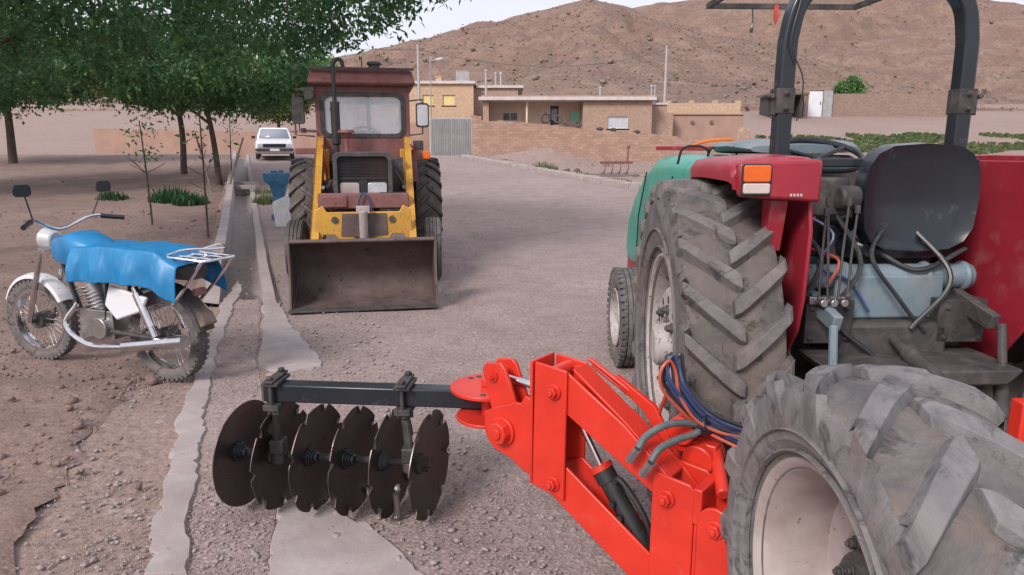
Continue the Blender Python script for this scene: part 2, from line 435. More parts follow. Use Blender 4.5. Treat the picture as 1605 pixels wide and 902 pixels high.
# orchard soil sheet to the left of the channel, road sheet to the right
uo = [-60, -40] + list(np.arange(-30, -8, .8)) + list(np.arange(-8, -.6, .2)) + [-.6, -.55, -.5]
EDGE = lambda y: -.06 - .42 * (1 - smooth(3.2, 6.6, y)) + (.16 * noise.noise(Vector((0, y * 1.3, 3))) + .10 * noise.noise(Vector((0, y * 6, 3))) + .05 * noise.noise(Vector((0, y * 19, 3)))) * (1 - smooth(6.5, 7.5, y))
grid_obj('orchard_ground', uo, [-3] + list(np.arange(0, 9, .07)) + list(np.arange(9, 16, .3)) + list(np.arange(16, 40, .8)), lambda x, y, u: G(x, y) + .036 * smooth(-.5 + EDGE(y) * smooth(-1.7, -.5, u), -.8 + EDGE(y) * smooth(-1.7, -.5, u), u) - .012 + .05 * noise.noise(Vector((x * 1.1, y * 2.4, 2))) * smooth(-.7, -1.5, u), [M_SOIL], edge=EDGE)
if 0: (lambda y: -.06 - .42 * (1 - smooth(3.2, 6.6, y)) + (.16 * noise.noise(Vector((0, y * 1.3, 3))) + .07 * noise.noise(Vector((0, y * 5, 3)))) * (1 - smooth(6.5, 7.5, y)))
ur = [.17, .2] + list(np.arange(.3, 9, .1)) + list(np.arange(9, 11.3, .25))
def road_z(x, y, u):
    z = G(x, y) + .006
    # wheel ruts
    for c in (2.2, 3.9, 5.6, 7.1): z -= .022 * math.exp(-((u - c - .15 * math.sin(y * .5)) / .22) ** 2)
    return z
grid_obj('road', ur, [-8, -3] + list(np.arange(0, 9, .1)) + list(np.arange(9, 16, .2)) + list(np.arange(16, 36, .6)), road_z, [M_ROAD])
def RZ_(x, y): return road_z(x, y, x + SH * y)

# channel: left parapet wall, floor and flush right wall, one concrete U
def sweep_channel():
    prof = [(-.56, -.1), (-.53, .22), (-.37, .235), (-.34, -.15), (-.10, -.165), (.07, -.145), (.09, .045), (.21, .055), (.26, -.06)]
    b = MB(); ys = list(np.arange(7.0, 36.5, .35)); vs = []; fs = []
    for y in ys:
        for i, (u, h) in enumerate(prof):
            jx = .012 * noise.noise(Vector((i * 3.1, y * 1.3, 0))); jz = .018 * noise.noise(Vector((i * 1.7, y * .9, 4)))
            hh = h
            if i in (1, 2):
                hh = h * smooth(6.6, 8.6, y)
                hh += .10 * smooth(20, 20.3, y) * (1 - smooth(21.6, 22, y))
            vs.append((u - SH * y + jx, y, G(u - SH * y, y) + hh + jz))
    n = len(prof)
    for j in range(len(ys) - 1):
        for i in range(n - 1): fs.append((j*n+i, j*n+i+1, (j+1)*n+i+1, (j+1)*n+i))
    fs.append(tuple(range(n)))
    b.add(vs, fs); o = b.build('drainage_channel', [M_CONC2], sharp=25); o['kind'] = 'structure'
sweep_channel()
mb = MB()
for yb in (20.4, 21.3): mb.box((-.12 - SH * yb, yb, G(-8, yb) + .07), (.9, .35, .12), T(0, 0, 0))
o = mb.build('channel_slab', [M_CONC2], bevel=.02); o['kind'] = 'structure'

def sheet(name, pts, m, th=.014, jag=.02, up=.004):
    th = min(th, .014)
    """flush cement patch: outline on the ground, jagged rim, triangulated over the terrain"""
    P = [Vector((a, b_, 0)) for a, b_ in pts]; rim = []
    for i in range(len(P)):
        a, b_ = P[i], P[(i + 1) % len(P)]; k = max(2, int((b_ - a).length / .05))
        for j in range(k):
            p = a.lerp(b_, j / k); q = noise.noise_vector(p * 4.) * jag * 1.4 + noise.noise_vector(p * 17.) * jag * .9
            rim.append(Vector((p.x + q.x, p.y + q.y, 0)))
    n = len(rim); area = sum(rim[i].x * rim[(i+1) % n].y - rim[(i+1) % n].x * rim[i].y for i in range(n)); sg = 1 if area > 0 else -1
    pts2 = [p.to_2d() for p in rim]; ins = []
    from mathutils.geometry import delaunay_2d_cdt
    def inside(q):
        c_ = False
        for i in range(n):
            a, b_ = pts2[i], pts2[(i+1) % n]
            if (a.y > q.y) != (b_.y > q.y) and q.x < (b_.x - a.x) * (q.y - a.y) / (b_.y - a.y) + a.x: c_ = not c_
        return c_
    for i in range(n):
        t_ = rim[(i+1) % n] - rim[i-1]; nn_ = Vector((-t_.y, t_.x, 0)).normalized() * sg; q = (rim[i] + nn_ * .014).to_2d()
        if inside(q): ins.append(q)
    x0, x1 = min(p.x for p in rim), max(p.x for p in rim); y0, y1 = min(p.y for p in rim), max(p.y for p in rim)
    y = y0
    while y < y1:
        x = x0
        while x < x1:
            q = Vector((x + random.uniform(-.015, .015), y + random.uniform(-.015, .015)))
            if inside(q) and min((q - p).length for p in pts2) > .03: ins.append(q)
            x += .07
        y += .07
    r_ = delaunay_2d_cdt(pts2 + ins, [(i, (i+1) % n) for i in range(n)], [], 1, 1e-5)
    vs = []
    for k, v in enumerate(r_[0]):
        src = r_[3][k]; isrim = any(i < n for i in src)
        vs.append((v.x, v.y, G(v.x, v.y) + (-.012 if isrim else th + .005 * noise.noise(Vector((v.x * 9, v.y * 9, 2)))) + (0 if isrim else .006)))
    b = MB(); b.add(vs, [tuple(f) for f in r_[2]]); o = b.build(name, [m], sharp=40)
    if sum(p.normal.z for p in o.data.polygons) < 0: o.data.flip_normals()
    o['kind'] = 'structure'; return o
def onG(px, py):
    v = (451 - py) / FPX
    y = (1.568 + v * .3163) / (.1977 - v * .9803) ; q = at(px, py, y); return (q.x, q.y)
def pxs(*a): return [onG(*p) for p in a]
sheet('cement_edge', pxs((372, 440), (352, 470), (330, 520), (310, 575), (285, 640), (250, 770), (225, 900), (294, 900), (302, 790), (326, 650), (334, 590), (345, 545), (362, 500), (384, 452)), M_CONC2)
sheet('cement_edge', pxs((414, 452), (404, 578), (440, 592), (505, 580), (512, 572), (470, 528), (452, 500), (440, 470)), M_CONC2, .03)
sheet('cement_edge', pxs((436, 782), (424, 850), (408, 930), (700, 930), (640, 880), (585, 820), (520, 790)), M_CONC2, .025)
sheet('cement_edge', pxs((414, 590), (424, 650), (438, 700), (452, 790), (480, 790), (462, 700), (446, 640), (436, 590)), M_CONC2, .012, .03)
sheet('channel_fill', pxs((360, 470), (330, 585), (300, 780), (292, 930), (420, 930), (440, 780), (418, 650), (404, 560), (412, 470)), M_ROAD, .0, .01)

# right kerb: a row of cast blocks
mb = MB()
ks = [(-5.2, 38.0), (-2.25, 33.2), (3.75, 20.2), (8.4, 10.0), (10.2, 4.0)]
for i in range(1, len(ks) - 1):
    a = Vector(ks[i]); b_ = Vector(ks[i+1]); L = (b_ - a).length; k = int(L / .5); ang = math.atan2(b_.y - a.y, b_.x - a.x)
    for j in range(k):
        p = a.lerp(b_, (j + .5) / k)
        zz = G(p.x, p.y) + .02 * random.uniform(-1, 1)
        mb.box((0, 0, .05), (L / k - .035, .34, .26), T(p.x, p.y, zz) @ RZ(ang + random.uniform(-.03, .03)) @ RX(random.uniform(-.05, .05)))
o = mb.build('kerb', [M_CONC2], bevel=.03); o['kind'] = 'structure'

# ------------------------------------------------------------ hills
def interp(tab, x):
    xs = [t[0] for t in tab]; ys = [t[1] for t in tab]; return float(np.interp(x, xs, ys))
def hill(name, tab, y0, yc, zb, amp, seed, pstep=6, rows=60, p0=-500, p1=2000, label=None):
    pxl = list(range(p0, p1, pstep)); vs = []; fs = []
    xs = np.array([t[0] for t in tab], float); es = np.array([t[1] for t in tab], float)
    ker = np.exp(-np.linspace(-2, 2, 25) ** 2); ker /= ker.sum()
    samp = np.interp(np.arange(p0 - 200, p1 + 200), xs, es)
    sm = np.convolve(np.pad(samp, 48, mode='edge'), np.repeat(ker, 1), 'same')[48:-48]
    for j in range(rows + 12):
        s_ = j / rows
        y = y0 + (yc - y0) * s_
        for px in pxl:
            E = sm[px - p0 + 200]
            x = 0.0
            cp_ = at(px, 229.2 - E, yc); zc = cp_.z
            x = cp_.x / yc * y
            if s_ <= 1: z = zb + (zc - zb) * (s_ ** 1.22) - (6 if j == 0 else 0)
            else: z = zc - (s_ - 1) * yc * .35
            q = Vector((x, y, seed))
            f = min(1, s_ * 2.2) * (1 if s_ < .85 else max(.25, (1 - s_) / .15))
            z += amp * f * (noise.fractal(q * .012, 1., 2., 6) * 1.0 - abs(noise.noise(q * .03)) * .7)
            z += amp * .07 * noise.noise(q * .2) * f
            z -= amp * .32 * (1 - abs(noise.noise(Vector((x * .045, y * .012, seed + 9))) * 2)) ** 3 * f
            vs.append((x, y, z))
    n = len(pxl)
    for j in range(rows + 11):
        for i in range(n - 1): fs.append((j*n+i, j*n+i+1, (j+1)*n+i+1, (j+1)*n+i))
    b = MB(); b.add(vs, fs); o = b.build(name, [M_HILL], sharp=80); o['kind'] = 'structure'
    return vs
H1 = [(-500, 60), (262, 112), (400, 126), (520, 140), (600, 158), (700, 183), (800, 206), (860, 221), (925, 232), (985, 217), (1020, 198), (1100, 181), (1210, 160), (1342, 122), (1500, 88), (2000, 60)]
H2 = [(-500, 40), (700, 100), (900, 185), (985, 214), (1050, 226), (1130, 232), (1230, 240), (1342, 246), (1500, 236), (2000, 180)]
H3 = [(-500, 20), (1100, 90), (1220, 120), (1290, 147), (1342, 160), (1450, 184), (1600, 205), (2000, 220)]
hv = hill('hill', H1, 80, 390, 5.6, 9, 3.)
hv2 = hill('hill', H2, 300, 720, 10, 14, 21., pstep=10, rows=50)
hv3 = hill('hill', H3, 250, 520, 10, 9, 41., pstep=10, rows=40)
# rocks and scrub dotted over the near hill
ico = []
def ico_mesh():
    t = (1 + 5 ** .5) / 2
    v = np.array([(-1,t,0),(1,t,0),(-1,-t,0),(1,-t,0),(0,-1,t),(0,1,t),(0,-1,-t),(0,1,-t),(t,0,-1),(t,0,1),(-t,0,-1),(-t,0,1)], float)
    v /= np.linalg.norm(v[0])
    f = np.array([(0,11,5),(0,5,1),(0,1,7),(0,7,10),(0,10,11),(1,5,9),(5,11,4),(11,10,2),(10,7,6),(7,1,8),(3,9,4),(3,4,2),(3,2,6),(3,6,8),(3,8,9),(4,9,5),(2,4,11),(6,2,10),(8,6,7),(9,8,1)])
    return v, f
IV, IF = ico_mesh()
def scatter(name, P, S, m, flat=.6, kind='stuff', smoothf=False, label=None, cat=None):
    n = len(P); P = np.asarray(P); S = np.asarray(S)
    v = np.repeat(IV[None], n, 0) * (1 + rng.uniform(-.32, .32, (n, 12, 1)))
    sc_ = S[:, None, None] * rng.uniform(.6, 1.3, (n, 1, 3)); sc_[:, :, 2] *= flat
    v = v * sc_
    a = rng.uniform(0, 6.28, n); ca, sa = np.cos(a)[:, None], np.sin(a)[:, None]
    x = v[:, :, 0] * ca - v[:, :, 1] * sa; y = v[:, :, 0] * sa + v[:, :, 1] * ca
    v = np.stack([x, y, v[:, :, 2]], 2) + P[:, None, :]
    f = (IF[None] + (np.arange(n) * 12)[:, None, None]).reshape(-1, 3)
    me = bpy.data.meshes.new(name); me.vertices.add(n * 12); me.vertices.foreach_set('co', v.reshape(-1))
    me.loops.add(len(f) * 3); me.loops.foreach_set('vertex_index', f.reshape(-1).astype(np.int32))
    me.polygons.add(len(f)); me.polygons.foreach_set('loop_start', np.arange(0, len(f) * 3, 3, dtype=np.int32))
    me.update(calc_edges=True)
    if smoothf: me.polygons.foreach_set('use_smooth', [True] * len(f))
    me.materials.append(m); o = bpy.data.objects.new(name, me); COL.objects.link(o); tag(o, label, cat, None, kind); return o
NR = 45000
idx = rng.integers(0, len(hv) * 60 // 72, NR)
pp = np.array(hv)[idx] + np.c_[rng.uniform(-3, 3, (NR, 2)), np.zeros(NR)]
pb = np.array(hv2)[rng.integers(0, len(hv2) * 50 // 62, 16000)] + rng.uniform(-6, 6, (16000, 3)) * [1, 1, 0]; pc = np.array(hv3)[rng.integers(0, len(hv3) * 40 // 52, 7000)] + rng.uniform(-5, 5, (7000, 3)) * [1, 1, 0]
pp = np.concatenate([pp, pb, pc])
keep = pp[:, 0] / pp[:, 1] > -1.0
pp = pp[keep]
scatter('hillside_rocks', pp, np.minimum(.62, rng.pareto(3.0, len(pp)) * .12 + .10) * (.45 + pp[:, 1] / 240), M_HROCK, .7, label='rocks and dry scrub scattered over the brown hillside', cat='rocks')
# ------------------------------------------------------------ gravel and soil clods
def near_pts(n, ymin, ymax, umin, umax, pw=2.2):
    out = []
    while len(out) < n:
        y = ymin * (ymax / ymin) ** (random.random() ** (1 / pw) if pw > 1 else random.random())
        x0 = -.80 * y - .5; x1 = .80 * y + .5
        x = random.uniform(x0, x1); u = x + SH * y
        if umin < u < umax:
            d = noise.noise(Vector((x * .9, y * .9, 7)))
            if random.random() < .35 + d * .9: out.append((x, y, u))
    return out
P = near_pts(46000, 1.6, 17, -1.1, 11, 1.3)
scatter('gravel', [(x, y, (RZ_(x, y) if u > .2 else G(x, y)) + (.010 if u < 1.1 and y < 9 else .001)) for x, y, u in P], np.minimum(.018, rng.pareto(2.8, len(P)) * .0038 + .0028), M_ROCK, .6, label='loose grey gravel strewn over the dirt road', cat='gravel')
P = near_pts(2600, 3, 24, -9, -.6, 1.2)
scatter('soil_clods', [(x, y, G(x, y) + .03) for x, y, u in P], np.minimum([.018 + .005 * p[1] for p in P], rng.pareto(3, len(P)) * .010 + .006), M_SOIL, .7, label='brown clods of earth on the orchard floor', cat='soil')
# rubble beyond the kerb
Q = []
for k in range(900):
    y = random.uniform(21, 37); x = random.uniform(-2 + (33 - y) * .48, 16)
    Q.append((x, y, G(x, y)))
scatter('field_rubble', Q, np.minimum(.16, rng.pareto(2.6, len(Q)) * .03 + .02), M_HROCK, .6, label='stones and rubble on bare soil before the brick wall', cat='rubble')

# ------------------------------------------------------------ vegetation
def leaf_mesh(name, m, centres, L, W, droop, parent=None, jitter=.3):
    """centres: array of (x,y,z,tone); each leaf two quads folded at the midrib"""
    c = np.asarray(centres, float); n = len(c)
    az = rng.uniform(0, 2 * np.pi, n); pit = rng.normal(droop, .5, n); roll = rng.uniform(-1, 1, n)
    d = np.stack([np.cos(az) * np.cos(pit), np.sin(az) * np.cos(pit), np.sin(pit)], 1)
    s = np.cross(d, np.tile([0, 0, 1.], (n, 1))); s /= np.linalg.norm(s, axis=1)[:, None] + 1e-6
    nn = np.cross(s, d)
    s = s * np.cos(roll)[:, None] + nn * np.sin(roll)[:, None]; nn = np.cross(s, d)
    l = (L * rng.uniform(.6, 1.25, n))[:, None]; w_ = (W * rng.uniform(.7, 1.2, n))[:, None]
    p = c[:, :3]
    a = p; b = p + d * l * .45 + s * w_ * .5 + nn * w_ * .16; e = p + d * l; f = p + d * l * .45 - s * w_ * .5 + nn * w_ * .16; mid = p + d * l * .5 - nn * 0
    v = np.stack([a, b, e, f, mid], 1).reshape(-1, 3)
    base = (np.arange(n) * 5)[:, None]
    fc = np.concatenate([base + np.array([[0, 1, 2, 4]]), base + np.array([[0, 4, 2, 3]])], 1).reshape(-1, 4)
    me = bpy.data.meshes.new(name); me.vertices.add(len(v)); me.vertices.foreach_set('co', v.reshape(-1))
    me.loops.add(fc.size); me.loops.foreach_set('vertex_index', fc.reshape(-1).astype(np.int32))
    me.polygons.add(len(fc)); me.polygons.foreach_set('loop_start', np.arange(0, fc.size, 4, dtype=np.int32)); me.update(calc_edges=True)
    at_ = me.attributes.new('tone', 'FLOAT', 'POINT'); at_.data.foreach_set('value', np.repeat(np.clip(c[:, 3], 0, 1), 5).astype(np.float32))
    me.materials.append(m); o = bpy.data.objects.new(name, me); COL.objects.link(o)
    if parent: o.parent = parent
    return o

def make_tree(name, loc, H, rad, zlo, ztop, nclump, nleaf, L, W, label, m=M_LEAF, trunk_r=.16, cr=.42, centre=(0, 0), lean=(0, 0), group=None, droop=-.5, cat='tree', yr=None, tone=.45, lo_edge=.9, fork=.45):
    root = empty(name, loc, 0, label, cat, group)
    yr = yr or rad; cl = []
    while len(cl) < nclump:
        x, y = random.uniform(-1, 1), random.uniform(-1, 1); r2 = x * x + y * y
        if r2 > 1: continue
        lump = 1 + .22 * noise.noise(Vector((x * 2.3 + loc[0], y * 2.3 + loc[1], 1)))
        if r2 > lump: continue
        lo = zlo + lo_edge * r2 * r2 + .30 * noise.noise(Vector((x * 4, y * 4, loc[0])))
        if x > -.1 and cat == 'tree' and nclump > 600: lo += .12
        hi = zlo + lo_edge + .3 + (ztop - zlo - lo_edge - .3) * math.sqrt(max(0, 1 - r2))
        t = random.random(); t = t * t if random.random() < .6 else t
        cl.append((centre[0] + x * rad, centre[1] + y * yr, lo + (hi - lo) * t))
    # trunk and limbs
    mb = MB(); fx, fy = lean
    top = Vector((centre[0] * fork + fx, centre[1] * fork + fy, zlo + (ztop - zlo) * .25))
    mid = Vector((fx * .5 + .06, fy * .5, top.z * .5))
    tr = bez([(0, 0, -.15), (.01, 0, .3), tuple(mid), tuple(top)], 14)
    mb.tube(tr, [trunk_r * (1.35 if i == 0 else 1 - .5 * i / len(tr)) for i in range(len(tr))], 12)
    tk = mb.build('trunk', M_BARK, root, sharp=60)
    mb = MB(); limbs = []
    for k in range(11):
        c = Vector(cl[random.randrange(len(cl))]); s_ = Vector(tr[random.randrange(int(len(tr) * .72), len(tr))])
        q = s_.lerp(c, .5) + Vector((0, 0, .25 * random.random()))
        pts = bez([s_, q, c], 10); limbs += pts
        mb.tube(pts, [trunk_r * .34 * (1 - .8 * i / len(pts)) + .008 for i in range(len(pts))], 7)
    for c in random.sample(cl, min(len(cl), 160)):
        c = Vector(c); s_ = min(limbs, key=lambda p: (p - c).length)
        mb.tube(bez([s_, s_.lerp(c, .5) + Vector((0, 0, .08)), c + Vector((0, 0, -.1))], 4), .010, 4)
    mb.build('branches', M_BARK, root, sharp=60)
    pts = []
    for c in cl:
        k = int(nleaf * random.uniform(.5, 1.5)); tn = tone + random.uniform(-.28, .28); rr = cr * random.uniform(.6, 1.25)
        q = rng.normal(0, .45, (k, 3)) * [rr, rr, rr * .8] + np.array(c)
        pts.append(np.c_[q, tn + rng.normal(0, .13, k)])
    leaf_mesh('crown', m, np.concatenate(pts), L, W, droop, root)
    return root

# near tree leaning over the road, from the orchard edge
make_tree('tree', (-8.6, 9.6, G(-8.6, 9.6)), 7, 4.9, 2.95, 6.6, 760, 62, .125, .055, 'large green tree whose leafy branches hang over the road above the cab', centre=(3.3, .6), trunk_r=.12, yr=3.4, cr=.40, lean=(.5, .1), tone=.38, lo_edge=1.15, group=None)
def gxy(px, Y): return at(px, 265, Y).x
x = gxy(341, 21.5)
make_tree('tree', (x, 21.5, G(x, 21.5)), 7, 3.5, 2.35, 4.6, 360, 70, .17, .085, 'pale trunked tree with two props leaning at its foot', centre=(.1, -.4), trunk_r=.11, cr=.5, lean=(-.25, 0), tone=.5)
x = gxy(288, 25)
make_tree('tree', (x, 25, G(x, 25)), 7, 2.8, 2.5, 5.2, 220, 60, .2, .10, 'dark trunked tree at the left behind the thin sapling', m=M_LEAF2, centre=(-.3, 0), trunk_r=.13, cr=.5, tone=.5)
x = -21
make_tree('tree', (x, 30, G(x, 30)), 7, 4.0, 2.6, 7, 300, 60, .22, .12, 'broad green tree farthest left at the back of the orchard', centre=(0, 0), trunk_r=.2, cr=.6, tone=.45)
x = -15.5
make_tree('tree', (x, 19, G(x, 19)), 7, 3.4, 2.3, 6.5, 300, 60, .17, .09, 'mid sized orchard tree beyond the motorcycle at the left edge', centre=(0, 0), trunk_r=.15, cr=.5, tone=.5)
x = gxy(452, 62)
make_tree('tree', (x, 60, G(x, 60)), 7, 2.6, 1.6, 5.4, 150, 50, .32, .2, 'yellowish green tree on the slope behind the white car', m=M_LEAF2, centre=(0, 0), trunk_r=.18, cr=.7, tone=.75)
# saplings: thin stems
def sapling(px, Y, h, label, lean=0, leaves=60):
    x = gxy(px, Y); r_ = empty('sapling', (x, Y, G(x, Y)), 0, label, 'sapling', 'young trees in the orchard')
    mb = MB(); p = bez([(0, 0, -.1), (lean * .3, .02, h * .4), (lean, 0, h)], 10); mb.tube(p, [.022 * (1 - .6 * i / len(p)) for i in range(len(p))], 6)
    for k in range(6):
        s_ = p[int(len(p) * random.uniform(.5, .95))]; mb.tube([s_, s_ + Vector((random.uniform(-.3, .3), random.uniform(-.3, .3), random.uniform(.1, .35)))], .006, 4)
    mb.build('stem', M_BARK, r_)
    q = np.c_[rng.normal(0, .22, (leaves, 2)) + [lean, 0], rng.uniform(h * .62, h * 1.08, leaves), rng.uniform(.1, .9, leaves)]
    leaf_mesh('crown', M_LEAF, q, .12, .05, -.4, r_)
sapling(317, 12.2, 2.1, 'thin dark bare stemmed sapling standing in front of the dark trunked tree', .03, 50)
sapling(230, 13.5, 2.0, 'thin sapling left of the one before the dark trunked tree', -.05, 90)
sapling(362, 24, 2.2, 'slender sapling right of the pale trunked tree', .1, 60)
# props leaning against the pale trunk
for px, dx, h, lb in ((352, .35, 1.5, 'pale wooden stake leaning left of the pale trunked tree foot'), (330, -.6, 1.6, 'wooden stake leaning in front of the pale trunked tree')):
    x = gxy(px, 19.5); mb = MB(); mb.tube([(0, 0, -.1), (dx * .5, .3, h * .5), (dx, .6, h)], [.03, .027, .022], 7)
    o = mb.build('wooden_stake', M_WOOD); o.location = (x, 19.5, G(x, 19.5)); tag(o, lb, 'stake')

def tuft(name, x, y, rad, n, h, m, label, cat, group=None, kind=None, wdt=.012):
    P = []; vs = []; fs = []; tones = []
    for k in range(n):
        a = random.uniform(0, 6.28); r_ = rad * math.sqrt(random.random()); px, py = r_ * math.cos(a), r_ * math.sin(a)
        hh = h * random.uniform(.4, 1.1) * (1 - .5 * (r_ / rad) ** 2); b = random.uniform(0, 6.28); ln = hh * random.uniform(.1, .5)
        z0 = G(x + px, y + py) - G(x, y) - .01; dx, dy = math.cos(b), math.sin(b); w2 = wdt * random.uniform(.6, 1.3)
        q = len(vs)
        vs += [(px - dy*w2, py + dx*w2, z0), (px + dy*w2, py - dx*w2, z0), (px + dx*ln*.4 + dy*w2*.8, py + dy*ln*.4 - dx*w2*.8, z0 + hh*.6), (px + dx*ln*.4 - dy*w2*.8, py + dy*ln*.4 + dx*w2*.8, z0 + hh*.6), (px + dx*ln, py + dy*ln, z0 + hh)]
        fs += [(q, q+1, q+2, q+3), (q+3, q+2, q+4)]; tn = random.random(); tones += [tn] * 5
    me = bpy.data.meshes.new(name); me.from_pydata(vs, [], fs); me.update()
    a_ = me.attributes.new('tone', 'FLOAT', 'POINT'); a_.data.foreach_set('value', tones)
    me.materials.append(m); o = bpy.data.objects.new(name, me); COL.objects.link(o); o.location = (x, y, G(x, y))
    return tag(o, label, cat, group, kind)
def tuft_px(px, Y, *a, **k): return tuft('weed_tuft', gxy(px, Y), Y, *a, **k)
tuft_px(853, 27.5, .55, 240, .38, M_GRASS, 'green weed tuft growing against the kerb nearest its middle', 'weeds', 'weed tufts along the kerb')
tuft_px(910, 24.5, .4, 160, .26, M_GRASS, 'low weed tuft on the kerb behind the green bonnet', 'weeds', 'weed tufts along the kerb')
tuft_px(970, 22, .45, 200, .26, M_GRASS, 'dry weed tuft beside the kerb nearest the green tractor', 'weeds', 'weed tufts along the kerb')
tuft_px(770, 31, .4, 120, .2, M_GRASS, 'small weed tuft at the kerb end near the gate', 'weeds', 'weed tufts along the kerb')
tuft_px(417, 17.2, .38, 260, .34, M_GRASS, 'grass tuft between the channel and the blue hopper', 'grass tuft')
tuft_px(412, 19.5, .5, 200, .18, M_GRASS, 'low grass patch at the channel edge behind the blue hopper', 'grass tuft')
tuft_px(294, 17.0, .42, 340, .42, M_DARKG, 'dark green herb patch right of the dark clump on the orchard bed', 'herbs', 'dark green herbs in the orchard', wdt=.02)
tuft_px(262, 17.4, .5, 420, .46, M_DARKG, 'dark green herb clump left on the orchard bed', 'herbs', 'dark green herbs in the orchard', wdt=.02)
tuft_px(170, 18, .4, 200, .3, M_DARKG, 'leftmost dark green herb clump in the orchard', 'herbs', 'dark green herbs in the orchard', wdt=.02)
# green crop strip on the right-hand field
vs = []
for k in range(9000):
    y = random.uniform(52, 62) ; x = random.uniform(18.0, 50)
    if noise.noise(Vector((x * .25, y * .3, 1))) > .02: vs.append((x, y))
mb_v = []; mb_f = []; tn = []
for x, y in vs:
    b = random.uniform(0, 6.28); h = random.uniform(.10, .34); z = G(x, y) - .02; dx, dy = math.cos(b) * .11, math.sin(b) * .11; q = len(mb_v)
    mb_v += [(x-dx, y-dy, z), (x+dx, y+dy, z), (x+dx*1.6+dy, y+dy*1.6, z+h), (x-dx*1.6, y-dy*1.6, z+h*.9)]; mb_f.append((q, q+1, q+2, q+3)); t_ = random.random(); tn += [t_] * 4
me = bpy.data.meshes.new('crop_strip'); me.from_pydata(mb_v, [], mb_f); a_ = me.attributes.new('tone', 'FLOAT', 'POINT'); a_.data.foreach_set('value', tn); me.materials.append(M_GRASS)
o = bpy.data.objects.new('crop_strip', me); COL.objects.link(o); tag(o, 'strip of low green crop across the pale field', 'crop', None, 'stuff')

# ------------------------------------------------------------ buildings and walls (all far)
def wall_cells(mb, x0, x1, z0, z1, ops, y0, y1, M=ID):
    xs = sorted({x0, x1} | {v for o in ops for v in o[:2]}); zs = sorted({z0, z1} | {v for o in ops for v in o[2:4]})
    for i in range(len(xs) - 1):
        for j in range(len(zs) - 1):
            cx, cz = (xs[i] + xs[i+1]) / 2, (zs[j] + zs[j+1]) / 2
            if any(o[0] < cx < o[1] and o[2] < cz < o[3] for o in ops): continue
            mb.b2(xs[i], xs[i+1], y0, y1, zs[j], zs[j+1], M)
def window(parent, x0, x1, z0, z1, y, pane, frame=M_WHITEP, bars=1, name='window', sill=True):
    mb = MB(); t = .06
    mb.b2(x0, x1, y, y+.08, z1-t, z1); mb.b2(x0, x1, y, y+.08, z0, z0+t); mb.b2(x0, x0+t, y, y+.08, z0+t, z1-t); mb.b2(x1-t, x1, y, y+.08, z0+t, z1-t)
    for k in range(bars): xx = x0 + (x1-x0)*(k+1)/(bars+1); mb.b2(xx-.025, xx+.025, y+.01, y+.07, z0+t, z1-t)
    f = mb.build(name, frame, parent)
    MB().b2(x0+t-.01, x1-t+.01, y+.035, y+.05, z0+t-.01, z1-t+.01).build('pane', pane, f)
    if sill: MB().b2(x0-.08, x1+.08, y-.06, y+.02, z0-.08, z0-.002).build('sill', M_ROOFE, f)
    return f

# compound wall: broken top, runs right and a little away
def ragged_wall(name, loc, rz, L, h0, h1, th, m, label, seed=0, drop=.0, notch=.12, step=.33, cat='wall'):
    pts_t = []; n = int(L / step)
    for i in range(n + 1):
        s_ = i / n; pts_t.append((L * s_, h0 + (h1 - h0) * s_ + notch * round(noise.noise(Vector((i * .37, seed, 0))) * 3) / 3))
    mb = MB()
    for i in range(n):
        (a, ha), (b_, hb) = pts_t[i], pts_t[i+1]; lo = -1.2
        mb.b2(a, b_, 0, th, lo, max(ha, .3))
    o = mb.build(name, m, sharp=30); o.location = loc; o.rotation_euler = (0, 0, rz)
    b = o.modifiers.new('weld', 'WELD'); b.merge_threshold = .0005
    return tag(o, label, cat)
A = at(741, 245, 38.0); B = at(1118, 262, 42.0)
ang = math.atan2(B.y - A.y, B.x - A.x); L = (Vector((B.x, B.y)) - Vector((A.x, A.y))).length
ztop = at(741, 183, 38).z; ztop2 = at(1118, 219, 42).z
mb = MB(); n = 60
hgt = []
for i in range(n):
    s_ = i / (n - 1); px = 741 + (1118 - 741) * s_
    yy = interp([(741, 181), (760, 190), (800, 191), (850, 196), (930, 205), (1000, 209), (1040, 212), (1062, 217), (1118, 222)], px)
    Yd = 38 + 4 * s_; hgt.append(at(px, yy, Yd).z + .05 * round(2 * noise.noise(Vector((i * .6, 0, 0)))))
for i in range(n):
    mb.b2(L * i / n, L * (i + 1) / n, 0, .32, -1, hgt[i])
o = mb.build('brick_wall', M_BRICK, sharp=30); o.location = (A.x, A.y, 0); o.rotation_euler = (0, 0, ang)
tag(o, 'long low mud brick compound wall running right from the pale metal gate', 'wall')
W1 = (A, ang, L, hgt)
# stones, tyres and pots on top of the wall
def on_wall(px, dz=0.):
    s_ = (px - 741) / (1118 - 741); i = max(0, min(n - 1, int(s_ * n))); d = Vector((math.cos(ang), math.sin(ang), 0)); nrm = Vector((-d.y, d.x, 0))
    p = Vector((A.x, A.y, 0)) + d * (L * s_) + nrm * .16; p.z = hgt[i] + dz; return p
tyre_lb = ['old black tyre standing on the wall nearest the dark window', 'old black tyre on the wall below the veranda door', 'small black tyre lying on the wall left of the mint window', 'black tyre on the wall just under the mint window']
for k, (px, r_, tilt) in enumerate([(848, .30, 0), (866, .27, .5), (879, .20, 1.2), (897, .24, .9)]):
    t_ = empty('old_tyre', on_wall(px, r_ * math.cos(tilt) + .06), ang, tyre_lb[k], 'tyre', 'old tyres on the compound wall')
    m_ = MB(); m_.lathe([(r_*.2*math.cos(a), r_*.78 + r_*.22*math.sin(a)) for a in np.linspace(0, 2*math.pi, 13)], 24, RX(-tilt) @ RZ(R(90))); m_.build('tread', M_TYRE3, t_)
